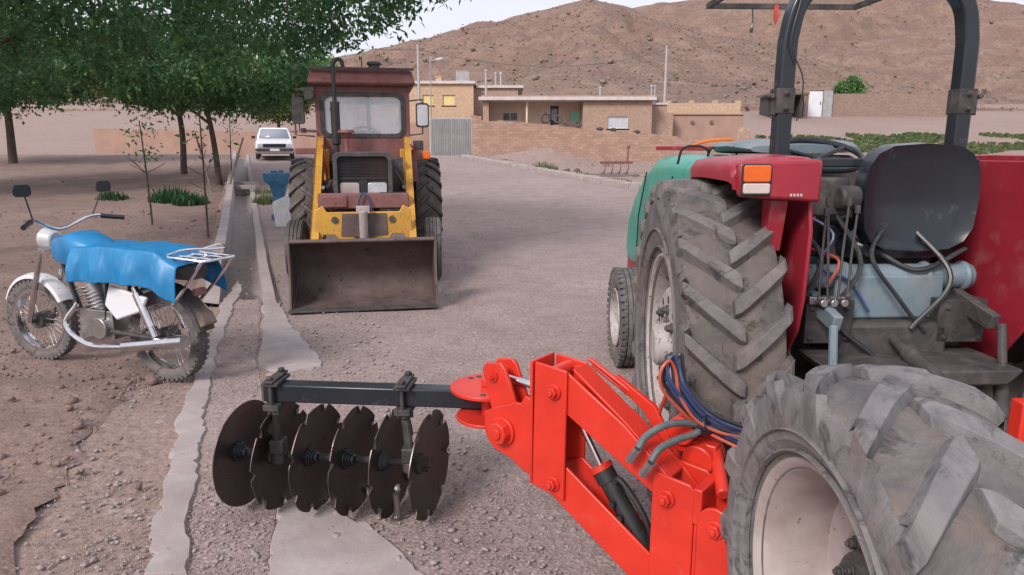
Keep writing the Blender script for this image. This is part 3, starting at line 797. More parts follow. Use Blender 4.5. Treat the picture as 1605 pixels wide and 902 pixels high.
for k, px in enumerate((931, 952, 990)):
    m_ = MB(); m_.sphere((0, 0, 0), .14, 10, sq=(1.5, .8, .8)); o = m_.build('dark_stone', M_BLACKD); o.location = on_wall(px, .09)
    tag(o, ['dark stone on the wall left of the right hand window', 'dark stone on the wall just below the right hand window', 'rightmost dark stone on the brick wall'][k], 'stone', 'dark stones on the compound wall')

# corrugated gate
a = at(676, 245, 38.3); b_ = at(739, 246, 38.0); zt = at(676, 187, 38.3).z; z0 = a.z
gt = empty('metal_gate', (a.x, a.y, 0), math.atan2(b_.y - a.y, b_.x - a.x), 'pale grey corrugated metal gate at the left end of the brick wall', 'gate')
gw = (b_ - a).length
for s_ in (0, 1):
    m_ = MB(); nn_ = 44; x0 = gw * s_ * .5 + .02; x1 = x0 + gw * .5 - .04; pts = []
    for i in range(nn_ + 1): pts.append((x0 + (x1 - x0) * i / nn_, .03 * math.cos(i * math.pi / 2)))
    for i in range(nn_): m_.add([(pts[i][0], pts[i][1], z0 + .05), (pts[i+1][0], pts[i+1][1], z0 + .05), (pts[i+1][0], pts[i+1][1], zt), (pts[i][0], pts[i][1], zt)], [(0, 1, 2, 3)])
    lf = m_.build('gate_leaf', M_CORR, gt, sharp=80)
m_ = MB()
for x_ in (-.05, gw / 2, gw + .0): m_.b2(x_ - .04, x_ + .04, .05, .13, z0 - .3, zt + .06)
m_.b2(-.05, gw, .06, .11, zt - .02, zt + .05); m_.build('gate_frame', M_POLE, gt)
# wall left of the gate, behind the loader tractor and to the white car
a = at(640, 245, 39.0); ragged_wall('mud_wall', (a.x - 1.7, 39.2, G(a.x, 39)), 0, at(676, 240, 39).x - a.x + 1.65, 1.7, 1.75, .3, M_ADOBE, 'short mud wall between the red cab and the metal gate')
a = at(150, 240, 47.0); ragged_wall('mud_wall', (a.x, 47, G(a.x, 47) - .3), R(2), at(520, 240, 47).x - a.x, 1.9, 1.6, .35, M_ADOBE, 'long reddish mud wall behind the white car and the orchard', 3)

def house(name, label): return empty(name, (0, 0, 0), 0, label, 'house')
# pale brick house with yellow windows
Yh = 52
xl = at(560, 150, Yh).x; xr = at(742, 150, Yh).x; zt = at(700, 132, Yh).z; zb = G(xl, Yh) - 1
hA = house('brick_house', 'tall pale brick house with two yellow curtained windows above the gate')
wins = [(at(663, 175, Yh).x, at(680, 175, Yh).x), (at(694, 175, Yh).x, at(714, 175, Yh).x), (at(598, 175, Yh).x, at(618, 175, Yh).x)]
wz0, wz1 = at(0, 166, Yh).z, at(0, 149, Yh).z
m_ = MB(); wall_cells(m_, xl, xr, zb, zt, [(a, b, wz0, wz1) for a, b in wins], Yh, Yh + .3); m_.b2(xl, xl + .3, Yh + .3, Yh + 9, zb, zt); m_.build('front_wall', M_BRICKP, hA)
m_ = MB(); m_.b2(xr - .3, xr + .001, Yh + .301, Yh + 9, zb, zt - .002); m_.b2(xr, xr + 3.2, Yh + 1.2, Yh + 9, zb, at(0, 140, Yh + 2).z); m_.build('side_wall', M_BRICKT, hA)
for a, b in wins: window(hA, a, b, wz0, wz1, Yh + .06, M_YCURT, M_BRICKP, 0)
rf = MB().b2(xl - .2, xr + .15, Yh - .22, Yh + 9.2, zt, zt + .2).b2(xr + .16, xr + 3.6, Yh + 1.0, Yh + 9.2, at(0, 140, Yh + 2).z + .002, at(0, 140, Yh + 2).z + .18).build('roof', M_ROOFE, hA, bevel=.02)
p = at(726, 128, Yh + 1.5)
cool = empty('air_cooler', (p.x, Yh + 1.5, zt + .2), 0, 'grey box air cooler on the pale brick house roof corner', 'air cooler')
MB().box((0, 0, .42), (.95, .8, .65)).box((0, 0, .78), (1.0, .85, .06)).build('casing', M_CORR, cool, bevel=.02)
m_ = MB(); [m_.box((0, -.405, .2 + .08 * i), (.8, .02, .03), ID) for i in range(7)]; m_.build('louvres', M_POLE, cool)
m_ = MB(); [m_.box((sx * .42, sy * .35, .05), (.05, .05, .1)) for sx in (-1, 1) for sy in (-1, 1)]; m_.build('foot', M_POLE, cool)
for px, lb in ((688, 'small grey roof chimney left of the air cooler'),):
    p = at(px, 128, Yh + 2); m_ = MB(); m_.b2(-.2, .2, -.2, .2, 0, .45); m_.b2(-.25, .25, -.25, .25, .45, .52); o = m_.build('chimney', M_BRICKP, hA); o.location = (p.x, Yh + 2, zt + .2)

# long house with veranda
Yv = 44
x0 = at(757, 175, Yv).x; xe = at(1022, 175, Yv).x; xm = at(914, 175, Yv).x; zt = at(0, 158, Yv).z; zb = G(x0, Yv) - 1.
hB = house('veranda_house', 'long flat roofed house with a cream veranda behind the brick wall')
wx0, wx1 = at(953, 175, Yv).x, at(985, 175, Yv).x; wz0, wz1 = at(0, 202, Yv).z, at(0, 183, Yv).z
m_ = MB(); wall_cells(m_, xm, xe, zb, zt, [(wx0, wx1, wz0, wz1)], Yv, Yv + .3); m_.b2(xm, xm + .25, Yv + .301, Yv + 2.1, zb, zt); m_.build('brick_front', M_BRICKT, hB); MB().b2(x0, x0 + .35, Yv + .0, Yv + 7, zb, zt).build('end_wall', M_BRICKT, hB)
MB().b2(xe - .3, xe + .002, Yv + .301, Yv + 7.5, zb, zt - .003).build('side_wall', M_BRICKT, hB)
Yr = Yv + 2.1
dv = lambda px: at(px, 175, Yr).x
zr = lambda py: at(0, py, Yr).z
op = [(dv(787), dv(812), zr(190), zr(176)), (dv(862), dv(876), zb, zr(166)), (dv(893), dv(913), zr(191), zr(175))]
m_ = MB(); wall_cells(m_, x0 + .35, xm + .25, zb, zt, op, Yr, Yr + .3); m_.build('veranda_wall', M_CREAM, hB)
window(hB, *op[0], Yr + .05, M_WINDK, M_WHITEP, 1); window(hB, *op[2], Yr + .05, M_MINT, M_WHITEP, 0)
window(hB, wx0, wx1, wz0, wz1, Yv + .06, M_LAMP, M_WHITEP, 2)
dr = MB().b2(op[1][0] + .02, op[1][1] - .02, Yr + .1, Yr + .15, zb, op[1][3] - .02).build('door', M_BLACKD, hB); MB().b2(op[1][0] + .1, op[1][1] - .1, Yr + .09, Yr + .098, op[1][3] - .9, op[1][3] - .2).build('pane', M_CARGL, dr)
m_ = MB(); 
for px in (826,): m_.cyl((at(px, 175, Yv).x, Yv + .15, zb), (at(px, 175, Yv).x, Yv + .15, zt), .07, n=12)
m_.build('column', M_CREAM, hB)
rf = MB().b2(x0 - .25, xe + .2, Yv - .35, Yv + 7.8, zt, zt + .2).build('roof', M_ROOFE, hB, bevel=.02)
MB().b2(x0 - .1, xe + .05, Yv - .15, Yv + 7.6, zt + .2, zt + .3).build('roof_covering', M_ADOBE, rf)
for px, h, r_ in ((762, 1.5, .07), (940, .5, .06), (1020, .6, .05), (1025, .6, .05)):
    p = at(px, 175, Yv + 1); m_ = MB(); m_.cyl((p.x, Yv + 1, zt + .29), (p.x, Yv + 1, zt + .3 + h), r_, n=10); m_.cyl((p.x, Yv + 1, zt + .3 + h), (p.x, Yv + 1, zt + .42 + h), r_ * 1.8, r_ * .4, n=10); m_.build('vent_pipe', M_POLE, rf)
for px in (777, 785):
    p = at(px, 175, Yh + 3); m_ = MB(); zz = at(0, 140, Yh + 2).z + .18; m_.cyl((p.x, Yh + 3, zz), (p.x, Yh + 3, zz + 1.0), .06, n=10); m_.cyl((p.x, Yh + 3, zz + 1.0), (p.x, Yh + 3, zz + 1.15), .12, .04, n=10); m_.build('vent_pipe', M_POLE, hA)
# lower stepped annex right of the veranda house
a = at(1024, 175, 45); hC = house('annex', 'low brick annex stepping down from the right end of the veranda house')
zc = at(0, 166, 46).z
m_ = MB(); m_.b2(xe + .05, at(1040, 175, 46).x, 45, 50, zb, zc); m_.b2(at(1040, 175, 46).x, at(1050, 175, 46).x, 45.0, 50, zb, at(0, 178, 46).z); m_.build('wall', M_BRICKT, hC)
MB().b2(xe + .06, at(1041, 175, 46).x, 44.9, 50.1, zc, zc + .12).build('roof', M_ROOFE, hC)
# smooth mud store
hD = house('mud_store', 'smooth brown mud walled store right of the veranda house')
X0, X1 = at(1046, 175, 46).x, at(1166, 175, 46).x; zs = at(0, 181, 46).z
m_ = MB(); m_.b2(X0, X1, 46, 46.4, zb - .5, zs); m_.b2(X1 - .4, X1, 46.401, 51, zb - .5, zs - .01); m_.b2(X0, X0 + .4, 46.401, 51, zb - .5, zs - .01); m_.build('wall', M_ADOBE, hD, bevel=.06)
MB().b2(X0 - .05, X1 + .05, 45.92, 51, zs, zs + .14).build('roof', M_ADOBE, hD, bevel=.04)
m_ = MB()
for px in (1085, 1115): q = at(px, 192, 46); m_.cyl((q.x, 45.9, q.z), (q.x, 46.0, q.z), .12, n=10)
m_.build('beam_end', M_WOOD, hD)
a = at(1044, 170, 56); o = MB()
for i in range(16):
    xx = a.x + i * .36; o.b2(xx, xx + .36, 0, .3, -2, at(0, 162 if i % 5 else 158, 56).z)
o = o.build('brick_parapet', M_BRICKP); o.location = (0, 56, 0); tag(o, 'pale low brick wall with raised stubs behind the mud store', 'wall')
a = at(1163, 225, 42.3); m_ = MB(); m_.prism([(-.42, -1), (.42, -1), (.36, 0), (.34, at(0, 203, 42.3).z), (-.1, at(0, 200, 42.3).z), (-.36, at(0, 212, 42.3).z)], -.3, .3); o = m_.build('brick_pillar', M_BRICKT, bevel=.05); o.location = (a.x, 42.3, 0)
tag(o, 'broken pale brick pillar at the right end of the compound wall', 'pillar')

# right hand: dark open shed, white door in the rubble wall
Ys = 78
zf = lambda py: at(0, py, Ys).z
shed = house('stone_shed', 'rubble stone outbuilding with a white metal door on the right slope')
xa, xb, xd0, xd1 = at(1259, 175, Ys).x, at(1420, 175, Ys).x, at(1266, 175, Ys).x, at(1289, 175, Ys).x
m_ = MB(); wall_cells(m_, xa, xd1 + .9, zf(210), zf(139), [(xd0, xd1, zf(210), zf(142))], Ys, Ys + .5); wall_cells(m_, xd1 + .9, xb + 6, zf(212), zf(147), [], Ys + .2, Ys + .7); m_.build('wall', M_STONEW, shed)
d_ = MB().b2(xd0 + .04, xd1 - .04, Ys + .1, Ys + .16, zf(190), zf(143)).build('door', M_WHITE, shed); MB().box((xd1 - .25, Ys + .06, zf(162)), (.06, .06, .3)).build('handle', M_BLACKD, d_)
MB().b2(xd1 + .01, xd1 + .95, Ys - .12, Ys - .01, zf(190), zf(143)).build('panel', M_CORR, shed)
sh = house('open_shed', 'dark open fronted shed with a flat roof behind the roll bar')
xa, xb = at(1212, 175, Ys - 2).x, at(1258, 175, Ys - 2).x
m_ = MB(); m_.b2(xa, xb, Ys + 2, Ys + 2.3, zf(210), zf(152)); m_.b2(xa, xa + .3, Ys - 2, Ys + 1.99, zf(210), zf(152)); m_.b2(xb - .3, xb, Ys - 2, Ys + 1.99, zf(210), zf(152)); m_.build('wall', M_BLACKD, sh)
MB().b2(xa - .4, xb + .4, Ys - 2.5, Ys + 2.6, zf(151), zf(148)).build('roof', M_WOOD, sh)
m_ = MB(); [m_.cyl((x_, Ys - 2.3, zf(205)), (x_, Ys - 2.3, zf(151)), .08, n=8) for x_ in (xa - .2, (xa + xb) / 2, xb + .2)]; m_.build('post', M_WOOD, sh)
x = at(1328, 175, 84).x
make_tree('bush', (x, 84, G(x, 84)), 5, 1.7, 1.2, 3.9, 110, 60, .34, .22, 'round green bush rising over the rubble wall at the right', m=M_LEAF, centre=(0, 0), trunk_r=.12, cr=.55, cat='bush', tone=.75, lo_edge=.2)

# utility poles and street lamp
def pole(px, Y, ztop, label, arm=True, r_=.09):
    x = at(px, 200, Y).x; zb_ = G(x, Y); p = empty('utility_pole', (x, Y, zb_), 0, label, 'pole')
    MB().cyl((0, 0, -.3), (0, 0, ztop - zb_), r_ * 1.25, r_ * .7, n=12).build('shaft', M_POLE, p)
    if arm:
        m_ = MB(); m_.box((0, 0, ztop - zb_ - .25), (.9, .07, .07)); [m_.cyl((s_, 0, ztop - zb_ - .22), (s_, 0, ztop - zb_ - .06), .035, .02, n=8) for s_ in (-.38, 0, .38)]; m_.build('crossarm', M_POLE, p)
    return p, Vector((x, Y, ztop))
p1, e1 = pole(658, 46, at(0, 70, 46).z, 'pale pole left of the street lamp beside the brick house', False, .1)
p2, e2 = pole(1040, 62, at(0, 72, 62).z, 'pale pole standing behind the mud store before the hill', False, .12)
x = at(676, 175, 47).x
p3 = empty('street_lamp', (x, 47, G(x, 47)), 0, 'street lamp on a thin bent pole above the yellow windows', 'street lamp')
hh = at(0, 95, 47).z - G(x, 47)
MB().tube(bez([(0, 0, -.2), (0, 0, hh * .6), (0, 0, hh - .25), (.15, 0, hh - .02), (.45, 0, hh + .05)], 16), [.06] * 17, 8).build('mast', M_POLE, p3) if False else MB().tube(bez([(0, 0, -.2), (0, 0, hh - .25), (.15, 0, hh - .02), (.45, 0, hh + .05)], 15), .04, 8).build('mast', M_POLE, p3)
MB().sphere((0, 0, 0), .2, 12, T(.6, 0, hh + .08) @ RY(R(-10)), sq=(1.5, .6, .35)).build('lamp_head', M_WHITE, p3)
# overhead wire, slack between the poles
m_ = MB(); a = e1 + Vector((0, 0, -.3)); b = e2 + Vector((0, 0, -.3)); far = Vector((-34, 30, 9))
for s0, s1, sag in ((a, b, 1.2), (far, a, 1.0)):
    m_.tube([s0.lerp(s1, t) - Vector((0, 0, sag * 4 * t * (1 - t))) for t in np.linspace(0, 1, 15)], .012, 4)
o = m_.build('overhead_wire', M_BLACKD); tag(o, 'thin dark overhead wire sagging between the pale poles', 'wire')

# earth mound and muddy hollow before the wall
def mound(name, px, Y, rx, ry, h, m, kind='structure'):
    x = gxy(px, Y); vs = []; fs = []; N = 30; K = 8
    for i in range(K + 1):
        for k in range(N):
            a = 2 * math.pi * k / N; r_ = i / K; qx = x + rx * r_ * math.cos(a) * (1 + .15 * math.sin(3 * a)); qy = Y + ry * r_ * math.sin(a)
            vs.append((qx, qy, G(qx, qy) + h * (math.cos(math.pi * min(1, r_)) * .5 + .5) * (1 + .5 * noise.noise(Vector((qx * 2, qy * 2, 0)))) + (.02 if i < K else -.05)))
    for i in range(K):
        for k in range(N): fs.append((i*N+k, i*N+(k+1)%N, (i+1)*N+(k+1)%N, (i+1)*N+k))
    b = MB(); b.add(vs, fs); o = b.build(name, [m], sharp=80); o['kind'] = kind
mound('earth_mound', 850, 33.5, 2.6, 1.6, .45, M_FIELD)
mound('earth_mound', 1100, 36, 3.0, 1.6, .5, M_FIELD)
M_MUD = groundmat('damp mud', (.13, .10, .085), (.17, .125, .11), (.10, .08, .07), .3, 14)
mound('mud_hollow', 955, 25.4, .95, .8, .05, M_MUD)

# small red plough lying beyond the kerb
x = gxy(966, 26.2)
pl = empty('small_plough', (x, 26.2, G(x, 26.2)), R(12), 'small rusty red cultivator standing on the soil beyond the kerb', 'plough')
MB().box((0, 0, .42), (1.25, .09, .09)).box((0, .35, .42), (1.0, .08, .08)).box((-.35, .18, .42), (.07, .3, .07)).box((.35, .18, .42), (.07, .3, .07)).build('frame', M_CABRED, pl, bevel=.01)
for i, x_ in enumerate((-.5, -.2, .1, .4)):
    m_ = MB(); m_.tube(bez([(x_, 0, .42), (x_ + .02, -.14, .28), (x_, -.1, .1), (x_, .1, -.02)], 12), .022, 6); m_.box((x_, .04, .04), (.09, .16, .02), ID); m_.build('tine', M_CABRED, pl)
MB().tube([(.45, .1, .4), (.5, .12, .95)], .035, 8).box((.5, .12, .97), (.12, .05, .12)).build('mast', M_CABRED, pl)
# ------------------------------------------------------------ wheels (axis along local X, outer face at -X)
def tyre_r(x, Ra, W, lug):
    """carcass radius under the tread at lateral x"""
    t = min(1, abs(x) / (W * .5)); return Ra - lug - .10 * W * t ** 2.6
def tractor_tyre(Ra, W, rim, nl, lug=.035, lw=.05, A=.24, side=1, wear=.35, n=120, side_drop=.035):
    mb = MB(); h = Ra - lug - rim
    prof = [(-.36*W, rim - .012), (-.40*W, rim + .012), (-.41*W, rim + .03), (-.475*W, rim + .28*h), (-.50*W, rim + .52*h), (-.495*W, rim + .72*h)]
    e = tyre_r(.47*W, Ra, W, lug)
    prof += [(-.48*W, (e + rim + .72*h) / 2 + .004)] + [(x*W, tyre_r(x*W, Ra, W, lug)) for x in (-.46, -.4, -.3, -.2, -.1, 0, .1, .2, .3, .4, .46)]
    prof += [(-x, r) for x, r in prof[6::-1]]
    mb.lathe(prof, n)
    mb.tread0 = len(mb.f)
    # thin moulded rings on the sidewall
    for rr_ in (.16, .40):
        for s_ in (-1, 1):
            xx = W * (.445 if rr_ == .16 else .487)
            q = [(s_*(xx - .004), rim + h*(rr_-.022)), (s_*(xx + .010), rim + h*rr_ - .002), (s_*(xx + .010), rim + h*rr_ + .002), (s_*(xx - .002), rim + h*(rr_+.022))]
            mb.lathe(q if s_ < 0 else q[::-1], n)
    mb.m = [(1 if all(abs(mb.v[i][0]) <= .465 * W for i in f) else 0) for f in mb.f]
    for i in range(nl * 2):
        s_ = -1 if i % 2 else 1; th0 = math.pi * i / nl
        K = 12; vs = []; fs = []
        for k in range(K + 1):
            t = k / K
            if t < .8:
                x = s_ * W * (-.045 + .545 * (t / .8)); th = th0 - side * A * (t / .8) ** 1.15
                rb = tyre_r(x, Ra, W, lug) - .012
                rt = Ra - .045 * W * (abs(x) / (W * .5)) ** 2.2
                if t < .05: rt -= lug * .15
                ww = lw * (1.15 - .25 * t) * (.8 if k == 0 else 1)
                nx = 0
            else:
                q = (t - .8) / .2; x = s_ * W * (.5 + .010 * math.sin(q * 3)); th = th0 - side * A * (1 + q * .12)
                rt = (Ra - .045 * W) - q * (.10 * W + side_drop); rb = rt - .0; nx = 1
                ww = lw * (.9 + .25 * q)
            wj = ww * (1 + .08 * noise.noise(Vector((i, k * .4, 0)))); rt -= wear * lug * .22 * abs(noise.noise(Vector((i * 3.3, t * 3, 5))))
            da0 = wj * .5 / Ra; db0 = wj * .85 / Ra
            if nx:
                xi = s_ * W * .462; ro = rt
                P = [(xi, ro - .0, th - db0), (x, ro, th - da0), (x, ro, th + da0), (xi, ro, th + db0)]
            else:
                P = [(x, rb, th - db0), (x * 1.0, rt, th - da0), (x * 1.0, rt, th + da0), (x, rb, th + db0)]
            vs += [(a, r_ * math.cos(b), r_ * math.sin(b)) for a, r_, b in P]
        for k in range(K):
            fs += [(k*4+j, k*4+j+1, k*4+5+j, k*4+4+j) for j in range(3)]
        fs += [(0, 3, 2, 1), (K*4, K*4+1, K*4+2, K*4+3)]
        mb.add(vs, fs)
    return mb
def rib_tyre(Ra, W, rim, ribs=4, n=64, blocks=0):
    mb = MB(); h = Ra - rim
    prof = [(-.36*W, rim - .006), (-.40*W, rim + .01), (-.48*W, rim + .35*h), (-.5*W, rim + .6*h), (-.46*W, rim + .88*h)]
    top = []; g_ = .04 * W; k = ribs
    xs0, xs1 = -.42*W, .42*W; wd = (xs1 - xs0) / k; d = .06 * h + .004
    for i in range(k):
        a = xs0 + wd * i; crown = lambda x: Ra - .05 * h * (abs(x) / (.5*W)) ** 2
        top += [(a + g_*.5, crown(a) - d), (a + g_*.6, crown(a)), (a + wd - g_*.6, crown(a + wd)), (a + wd - g_*.5, crown(a + wd) - d)]
    prof = prof + top + [(-x, r) for x, r in prof[::-1]]
    mb.lathe(prof, n)
    if blocks:
        for i in range(blocks):
            th = 2*math.pi*i/blocks
            for s_ in (-1, 1): mb.box((s_*.40*W, 0, Ra*.985), (.22*W, Ra*2*math.pi/blocks*.55, .03*Ra+.01), RX(th + (.5*2*math.pi/blocks if s_ > 0 else 0)))
    return mb

# ------------------------------------------------------------ loader tractor facing the camera (local +Y forward, image right = -X)
q0 = at(576, 401, 10.3); q1 = at(567, 487, 6.85)
LY = math.atan2(-(q1.x - q0.x), (q1.y - q0.y))
LT = empty('loader_tractor', (q0.x + .04, 10.3, RZ_(q0.x, 10.3) + .01), LY, 'old maroon cab tractor with yellow loader arms and rusty bucket facing the camera', 'tractor')
def I(x): return -x      # image-right to local X
for s_ in (-1, 1):
    wh = tractor_tyre(.715, .37, .36, 20, .032, .045, .25, 1).build('wheel', [M_TYRE3 if s_ > 0 else M_TYRE, M_GROOVE], LT, sharp=28); wh.location = (I(s_ * .845), 0, .71)
    m_ = MB(); m_.lathe([(-.15, .37), (-.16, .35), (-.05, .33), (.0, .31), (.0, .09), (-.06, .07), (-.07, 0)], 40); [m_.bolt((-.0, .15*math.cos(a), .15*math.sin(a)), (-1, 0, 0), .014, .02) for a in np.linspace(0, 5.5, 8)]
    rm = m_.build('rim', M_RIM2, wh); rm.rotation_euler = (0, 0, 0 if s_ > 0 else math.pi)
for s_ in (-1, 1):
    wh = rib_tyre(.375, .20, .205, 4).build('wheel', M_TYRE3 if s_ < 0 else M_TYRE, LT, sharp=30); wh.location = (I(s_ * .795), 1.95, .365); wh.rotation_euler = (0, 0, R(-3))
    m_ = MB(); m_.lathe([(-.075, .21), (-.08, .195), (-.03, .18), (-.01, .17), (-.01, .05), (-.06, .045), (-.07, 0)], 32); rm = m_.build('rim', M_RIM2, wh); rm.rotation_euler = (0, 0, 0 if s_ < 0 else math.pi)
m_ = MB(); m_.cyl((-.8, 0, .71), (.8, 0, .71), .12, n=20); m_.box((0, .25, .78), (.5, .9, .5)); m_.box((0, 1.1, .78), (.36, 1.4, .42)); m_.cyl((-.7, 1.95, .42), (.7, 1.95, .42), .05, n=12); m_.box((0, 1.95, .52), (.26, .3, .3)); m_.box((0, 2.2, .70), (.34, .3, .3))
m_.build('chassis', M_DARK, LT, bevel=.012)
# bonnet
def bon_ring(y, w, zt, zb_, r_=.07):
    return [(I(x), y, z) for x, z in rounded(0, (zt + zb_) / 2, w, zt - zb_, r_, 4)]
m_ = MB(); m_.loft([bon_ring(.72, .66, 1.52, 1.0), bon_ring(1.4, .64, 1.52, .92), bon_ring(2.16, .63, 1.49, .86), bon_ring(2.24, .60, 1.47, .88)]); m_.build('bonnet', M_CABRED, LT, bevel=.01)
m_ = MB()
fo = rounded(0, 1.19, .66, .66, .07, 5); fi = rounded(0, 1.19, .56, .56, .05, 5); K = len(fo)
m_.add([(I(x), 2.31, z) for x, z in fo] + [(I(x), 2.31, z) for x, z in fi] + [(I(x), 2.20, z) for x, z in fo] + [(I(x), 2.20, z) for x, z in fi],
       [f for k in range(K) for f in ((k, (k+1)%K, K+(k+1)%K, K+k), (2*K+k, 2*K+(k+1)%K, (k+1)%K, k), (K+k, K+(k+1)%K, 3*K+(k+1)%K, 3*K+k))]); m_.build('grille_surround', M_DARK, LT, bevel=.008)
gr = MB(); gr.b2(-.28, .28, 2.225, 2.24, .91, 1.47)
for i in range(26): gr.b2(-.275, .275, 2.24, 2.252, .925 + i*.0205, .934 + i*.0205)
gr.b2(-.28, .28, 2.24, 2.262, 1.215, 1.235); gr.b2(-.045, .045, 2.24, 2.262, .92, 1.21)
gr = gr.build('grille', M_SOOT, LT)
for s_ in (-1, 1):
    hl = MB(); hl.prism(rounded(I(s_*.155), 1.095, .215, .165, .03), 2.255, 2.275); hl = hl.build('headlight', M_LAMP if s_ > 0 else M_RIM2, LT, bevel=.006)
    b_ = MB(); P_ = rounded(I(s_*.155), 1.095, .235, .185, .03); b_.prism(P_, 2.24, 2.262); b_.build('bezel', M_BLACKD, hl)
# front weight bar, cable
m_ = MB(); m_.box((0, 2.40, .985), (1.0, .12, .17)); m_.box((I(-.33), 2.41, .98), (.30, .14, .13)); m_.build('front_bar', M_CABRED, LT, bevel=.012)
m_ = MB(); m_.box((I(.33), 2.36, .97), (.32, .16, .2)); m_.box((I(.28), 2.42, .84), (.05, .05, .14)); m_.build('front_bracket', M_DARK, LT, bevel=.01)
MB().tube(bez([(I(.02), 2.45, .78), (I(-.06), 2.5, .93), (I(0), 2.5, 1.08), (I(.07), 2.5, .95), (I(.1), 2.48, .80), (I(.14), 2.46, .86)], 30), .010, 6).build('cable', M_HBLUE, LT)
m_ = MB(); m_.prism([(-.24, .885), (.22, .885), (.24, .65), (.10, .64), (-.11, .64), (-.25, .66)], 2.872, 2.882); worn = m_
# loader: two booms, cross plate, ram
for s_ in (-1, 1):
    m_ = MB(); a, b_ = .62, .545
    pts = [(.78, 1.60), (.92, 1.72), (1.05, 1.66), (3.0, .62), (3.02, .40), (2.88, .36), (2.80, .54), (.84, 1.44)]
    x0, x1 = I(s_*.60), I(s_*.51)
    vs = []
    for off in (0, 1):
        for y, z in pts:
            c_ = s_ * (.60 - .05 * (y - .8) / 2.2) - (s_ * .085 if off else 0); vs.append((I(c_), y, z))
    N_ = len(pts); m_.add(vs, [tuple(range(N_)), tuple(range(2*N_-1, N_-1, -1))] + [(k, (k+1)%N_, N_+(k+1)%N_, N_+k) for k in range(N_)])
    ar = m_.build('loader_arm', M_YEL, LT, bevel=.012)
    m_ = MB(); m_.bolt((I(s_*.545), 2.93, .45), (I(s_), 0, 0), .03, .03); m_.build('pin', M_DARK, ar)
    # upright mast under the arm with the dark lift ram beside it
    m_ = MB(); m_.box((I(s_*.49), .95, 1.16), (.07, .16, .78)); m_.box((I(s_*.44), .98, .82), (.18, .3, .08)); m_.build('loader_mast', M_YEL, LT, bevel=.01)
    m_ = MB(); m_.cyl((I(s_*.44), .98, .74), (I(s_*.44), 1.7, 1.12), .035, n=14); m_.mat(1).cyl((I(s_*.44), 1.7, 1.12), (I(s_*.46), 2.15, 1.12), .02, n=12); m_.build('lift_ram', [M_DARK, M_CHROME], LT)
m_ = MB(); m_.prism([(-.50, .92), (-.42, .97), (-.38, .90), (.38, .90), (.42, .97), (.50, .92), (.52, .52), (.47, .50), (.42, .66), (.30, .66), (.27, .61), (.10, .61), (.08, .68), (-.08, .68), (-.10, .61), (-.27, .61), (-.30, .66), (-.42, .66), (-.47, .50), (-.52, .52)], 2.82, 2.87)
cp = m_.build('cross_plate', M_YEL, LT, bevel=.008); worn.build('worn_plate', M_BUCKET, cp, bevel=.003)
for x_, z_ in ((-.30, .82), (.30, .82)): MB().cyl((x_, 2.87, z_), (x_, 2.885, z_), .035, n=20).build('boss', M_DARK, cp)
m_ = MB(); m_.box((0, 2.86, .50), (1.1, .07, .10)); m_.build('cross_tube', M_DARK, LT, bevel=.01)
m_ = MB(); m_.cyl((0, 2.93, .60), (0, 2.98, .92), .045, n=16); m_.mat(1).cyl((0, 2.93, .62), (0, 2.95, .30), .025, n=12); m_.mat(0).box((0, 2.95, .93), (.14, .08, .08)); m_.build('crowd_ram', [M_RIM2, M_CHROME], LT, bevel=.006)
# bucket: curved shell opening toward the camera
bw = .70
prof = [(3.50, .665), (3.36, .66), (3.20, .585), (3.10, .45), (3.07, .30), (3.11, .16), (3.22, .07), (3.36, .035), (3.60, .012)]
pr = bez([(0, a, b_) for a, b_ in prof], 30); pr = [(p.y, p.z) for p in pr]
m_ = MB(); th = .02
inner = pr; outer = []
for i, (y, z) in enumerate(pr):
    a = pr[max(0, i-1)]; b_ = pr[min(len(pr)-1, i+1)]; t_ = Vector((b_[0]-a[0], b_[1]-a[1])).normalized(); outer.append((y - t_.y * -th * -1, z + t_.x * -th * 1)) if False else outer.append((y + t_.y * th, z - t_.x * th))
out = inner + outer[::-1]
m_.prism(out, -bw, bw, axes='yz')
bk = m_.build('bucket', M_BUCKET, LT, sharp=50)
side = pr + [(3.56, .10), (3.50, .40)]
for s_ in (-1, 1):
    m_ = MB(); m_.prism([(y, z) for y, z in side], s_*bw, s_*(bw + .022), axes='yz'); m_.build('side_plate', M_BUCKET, bk, bevel=.003)
m_ = MB(); m_.box((0, 3.615, .018), (2*bw + .05, .13, .018)); m_.build('cutting_edge', M_DARK, bk, bevel=.003)
m_ = MB(); m_.cyl((-bw, 3.49, .675), (bw, 3.49, .675), .018, n=10); m_.build('top_lip', M_BUCKET, bk)
[MB().box((x_, 2.98, .34), (.03, .12, .26)).build('bracket', M_DARK, bk, bevel=.004) for x_ in (-.5, -.42, .42, .5)]
# rear fenders
for s_ in (-1, 1):
    m_ = MB(); rng_ = [(-.80*math.cos(a), .71 + .80*math.sin(a)) for a in np.linspace(R(20), R(150), 14)]
    sh_ = rng_ + [(y*.975, .71 + (z-.71)*.975) for y, z in rng_[::-1]]
    x0, x1 = sorted((I(s_*.60), I(s_*.70))); m_.prism(sh_, x0, x1, axes='yz')
    x0, x1 = sorted((I(s_*.58), I(s_*.60))); m_.prism(rng_ + [(.55, .8), (-.55, .8)], x0, x1, axes='yz'); m_.build('fender', M_CABRED, LT, sharp=30, bevel=.006)
# cab: floor pan, posts, front frame with rubber seal, glass, roof
cab = MB(); hw = .60; yf, yb_ = .92, -.55
cab.b2(-hw, hw, yf-.06, yf, 1.38, 1.70); cab.b2(-hw, -hw+.05, yb_+.05, yf-.061, 1.1, 1.62); cab.b2(hw-.05, hw, yb_+.05, yf-.061, 1.1, 1.62); cab.b2(-hw, hw, yb_, yb_+.05, 1.1, 1.66)
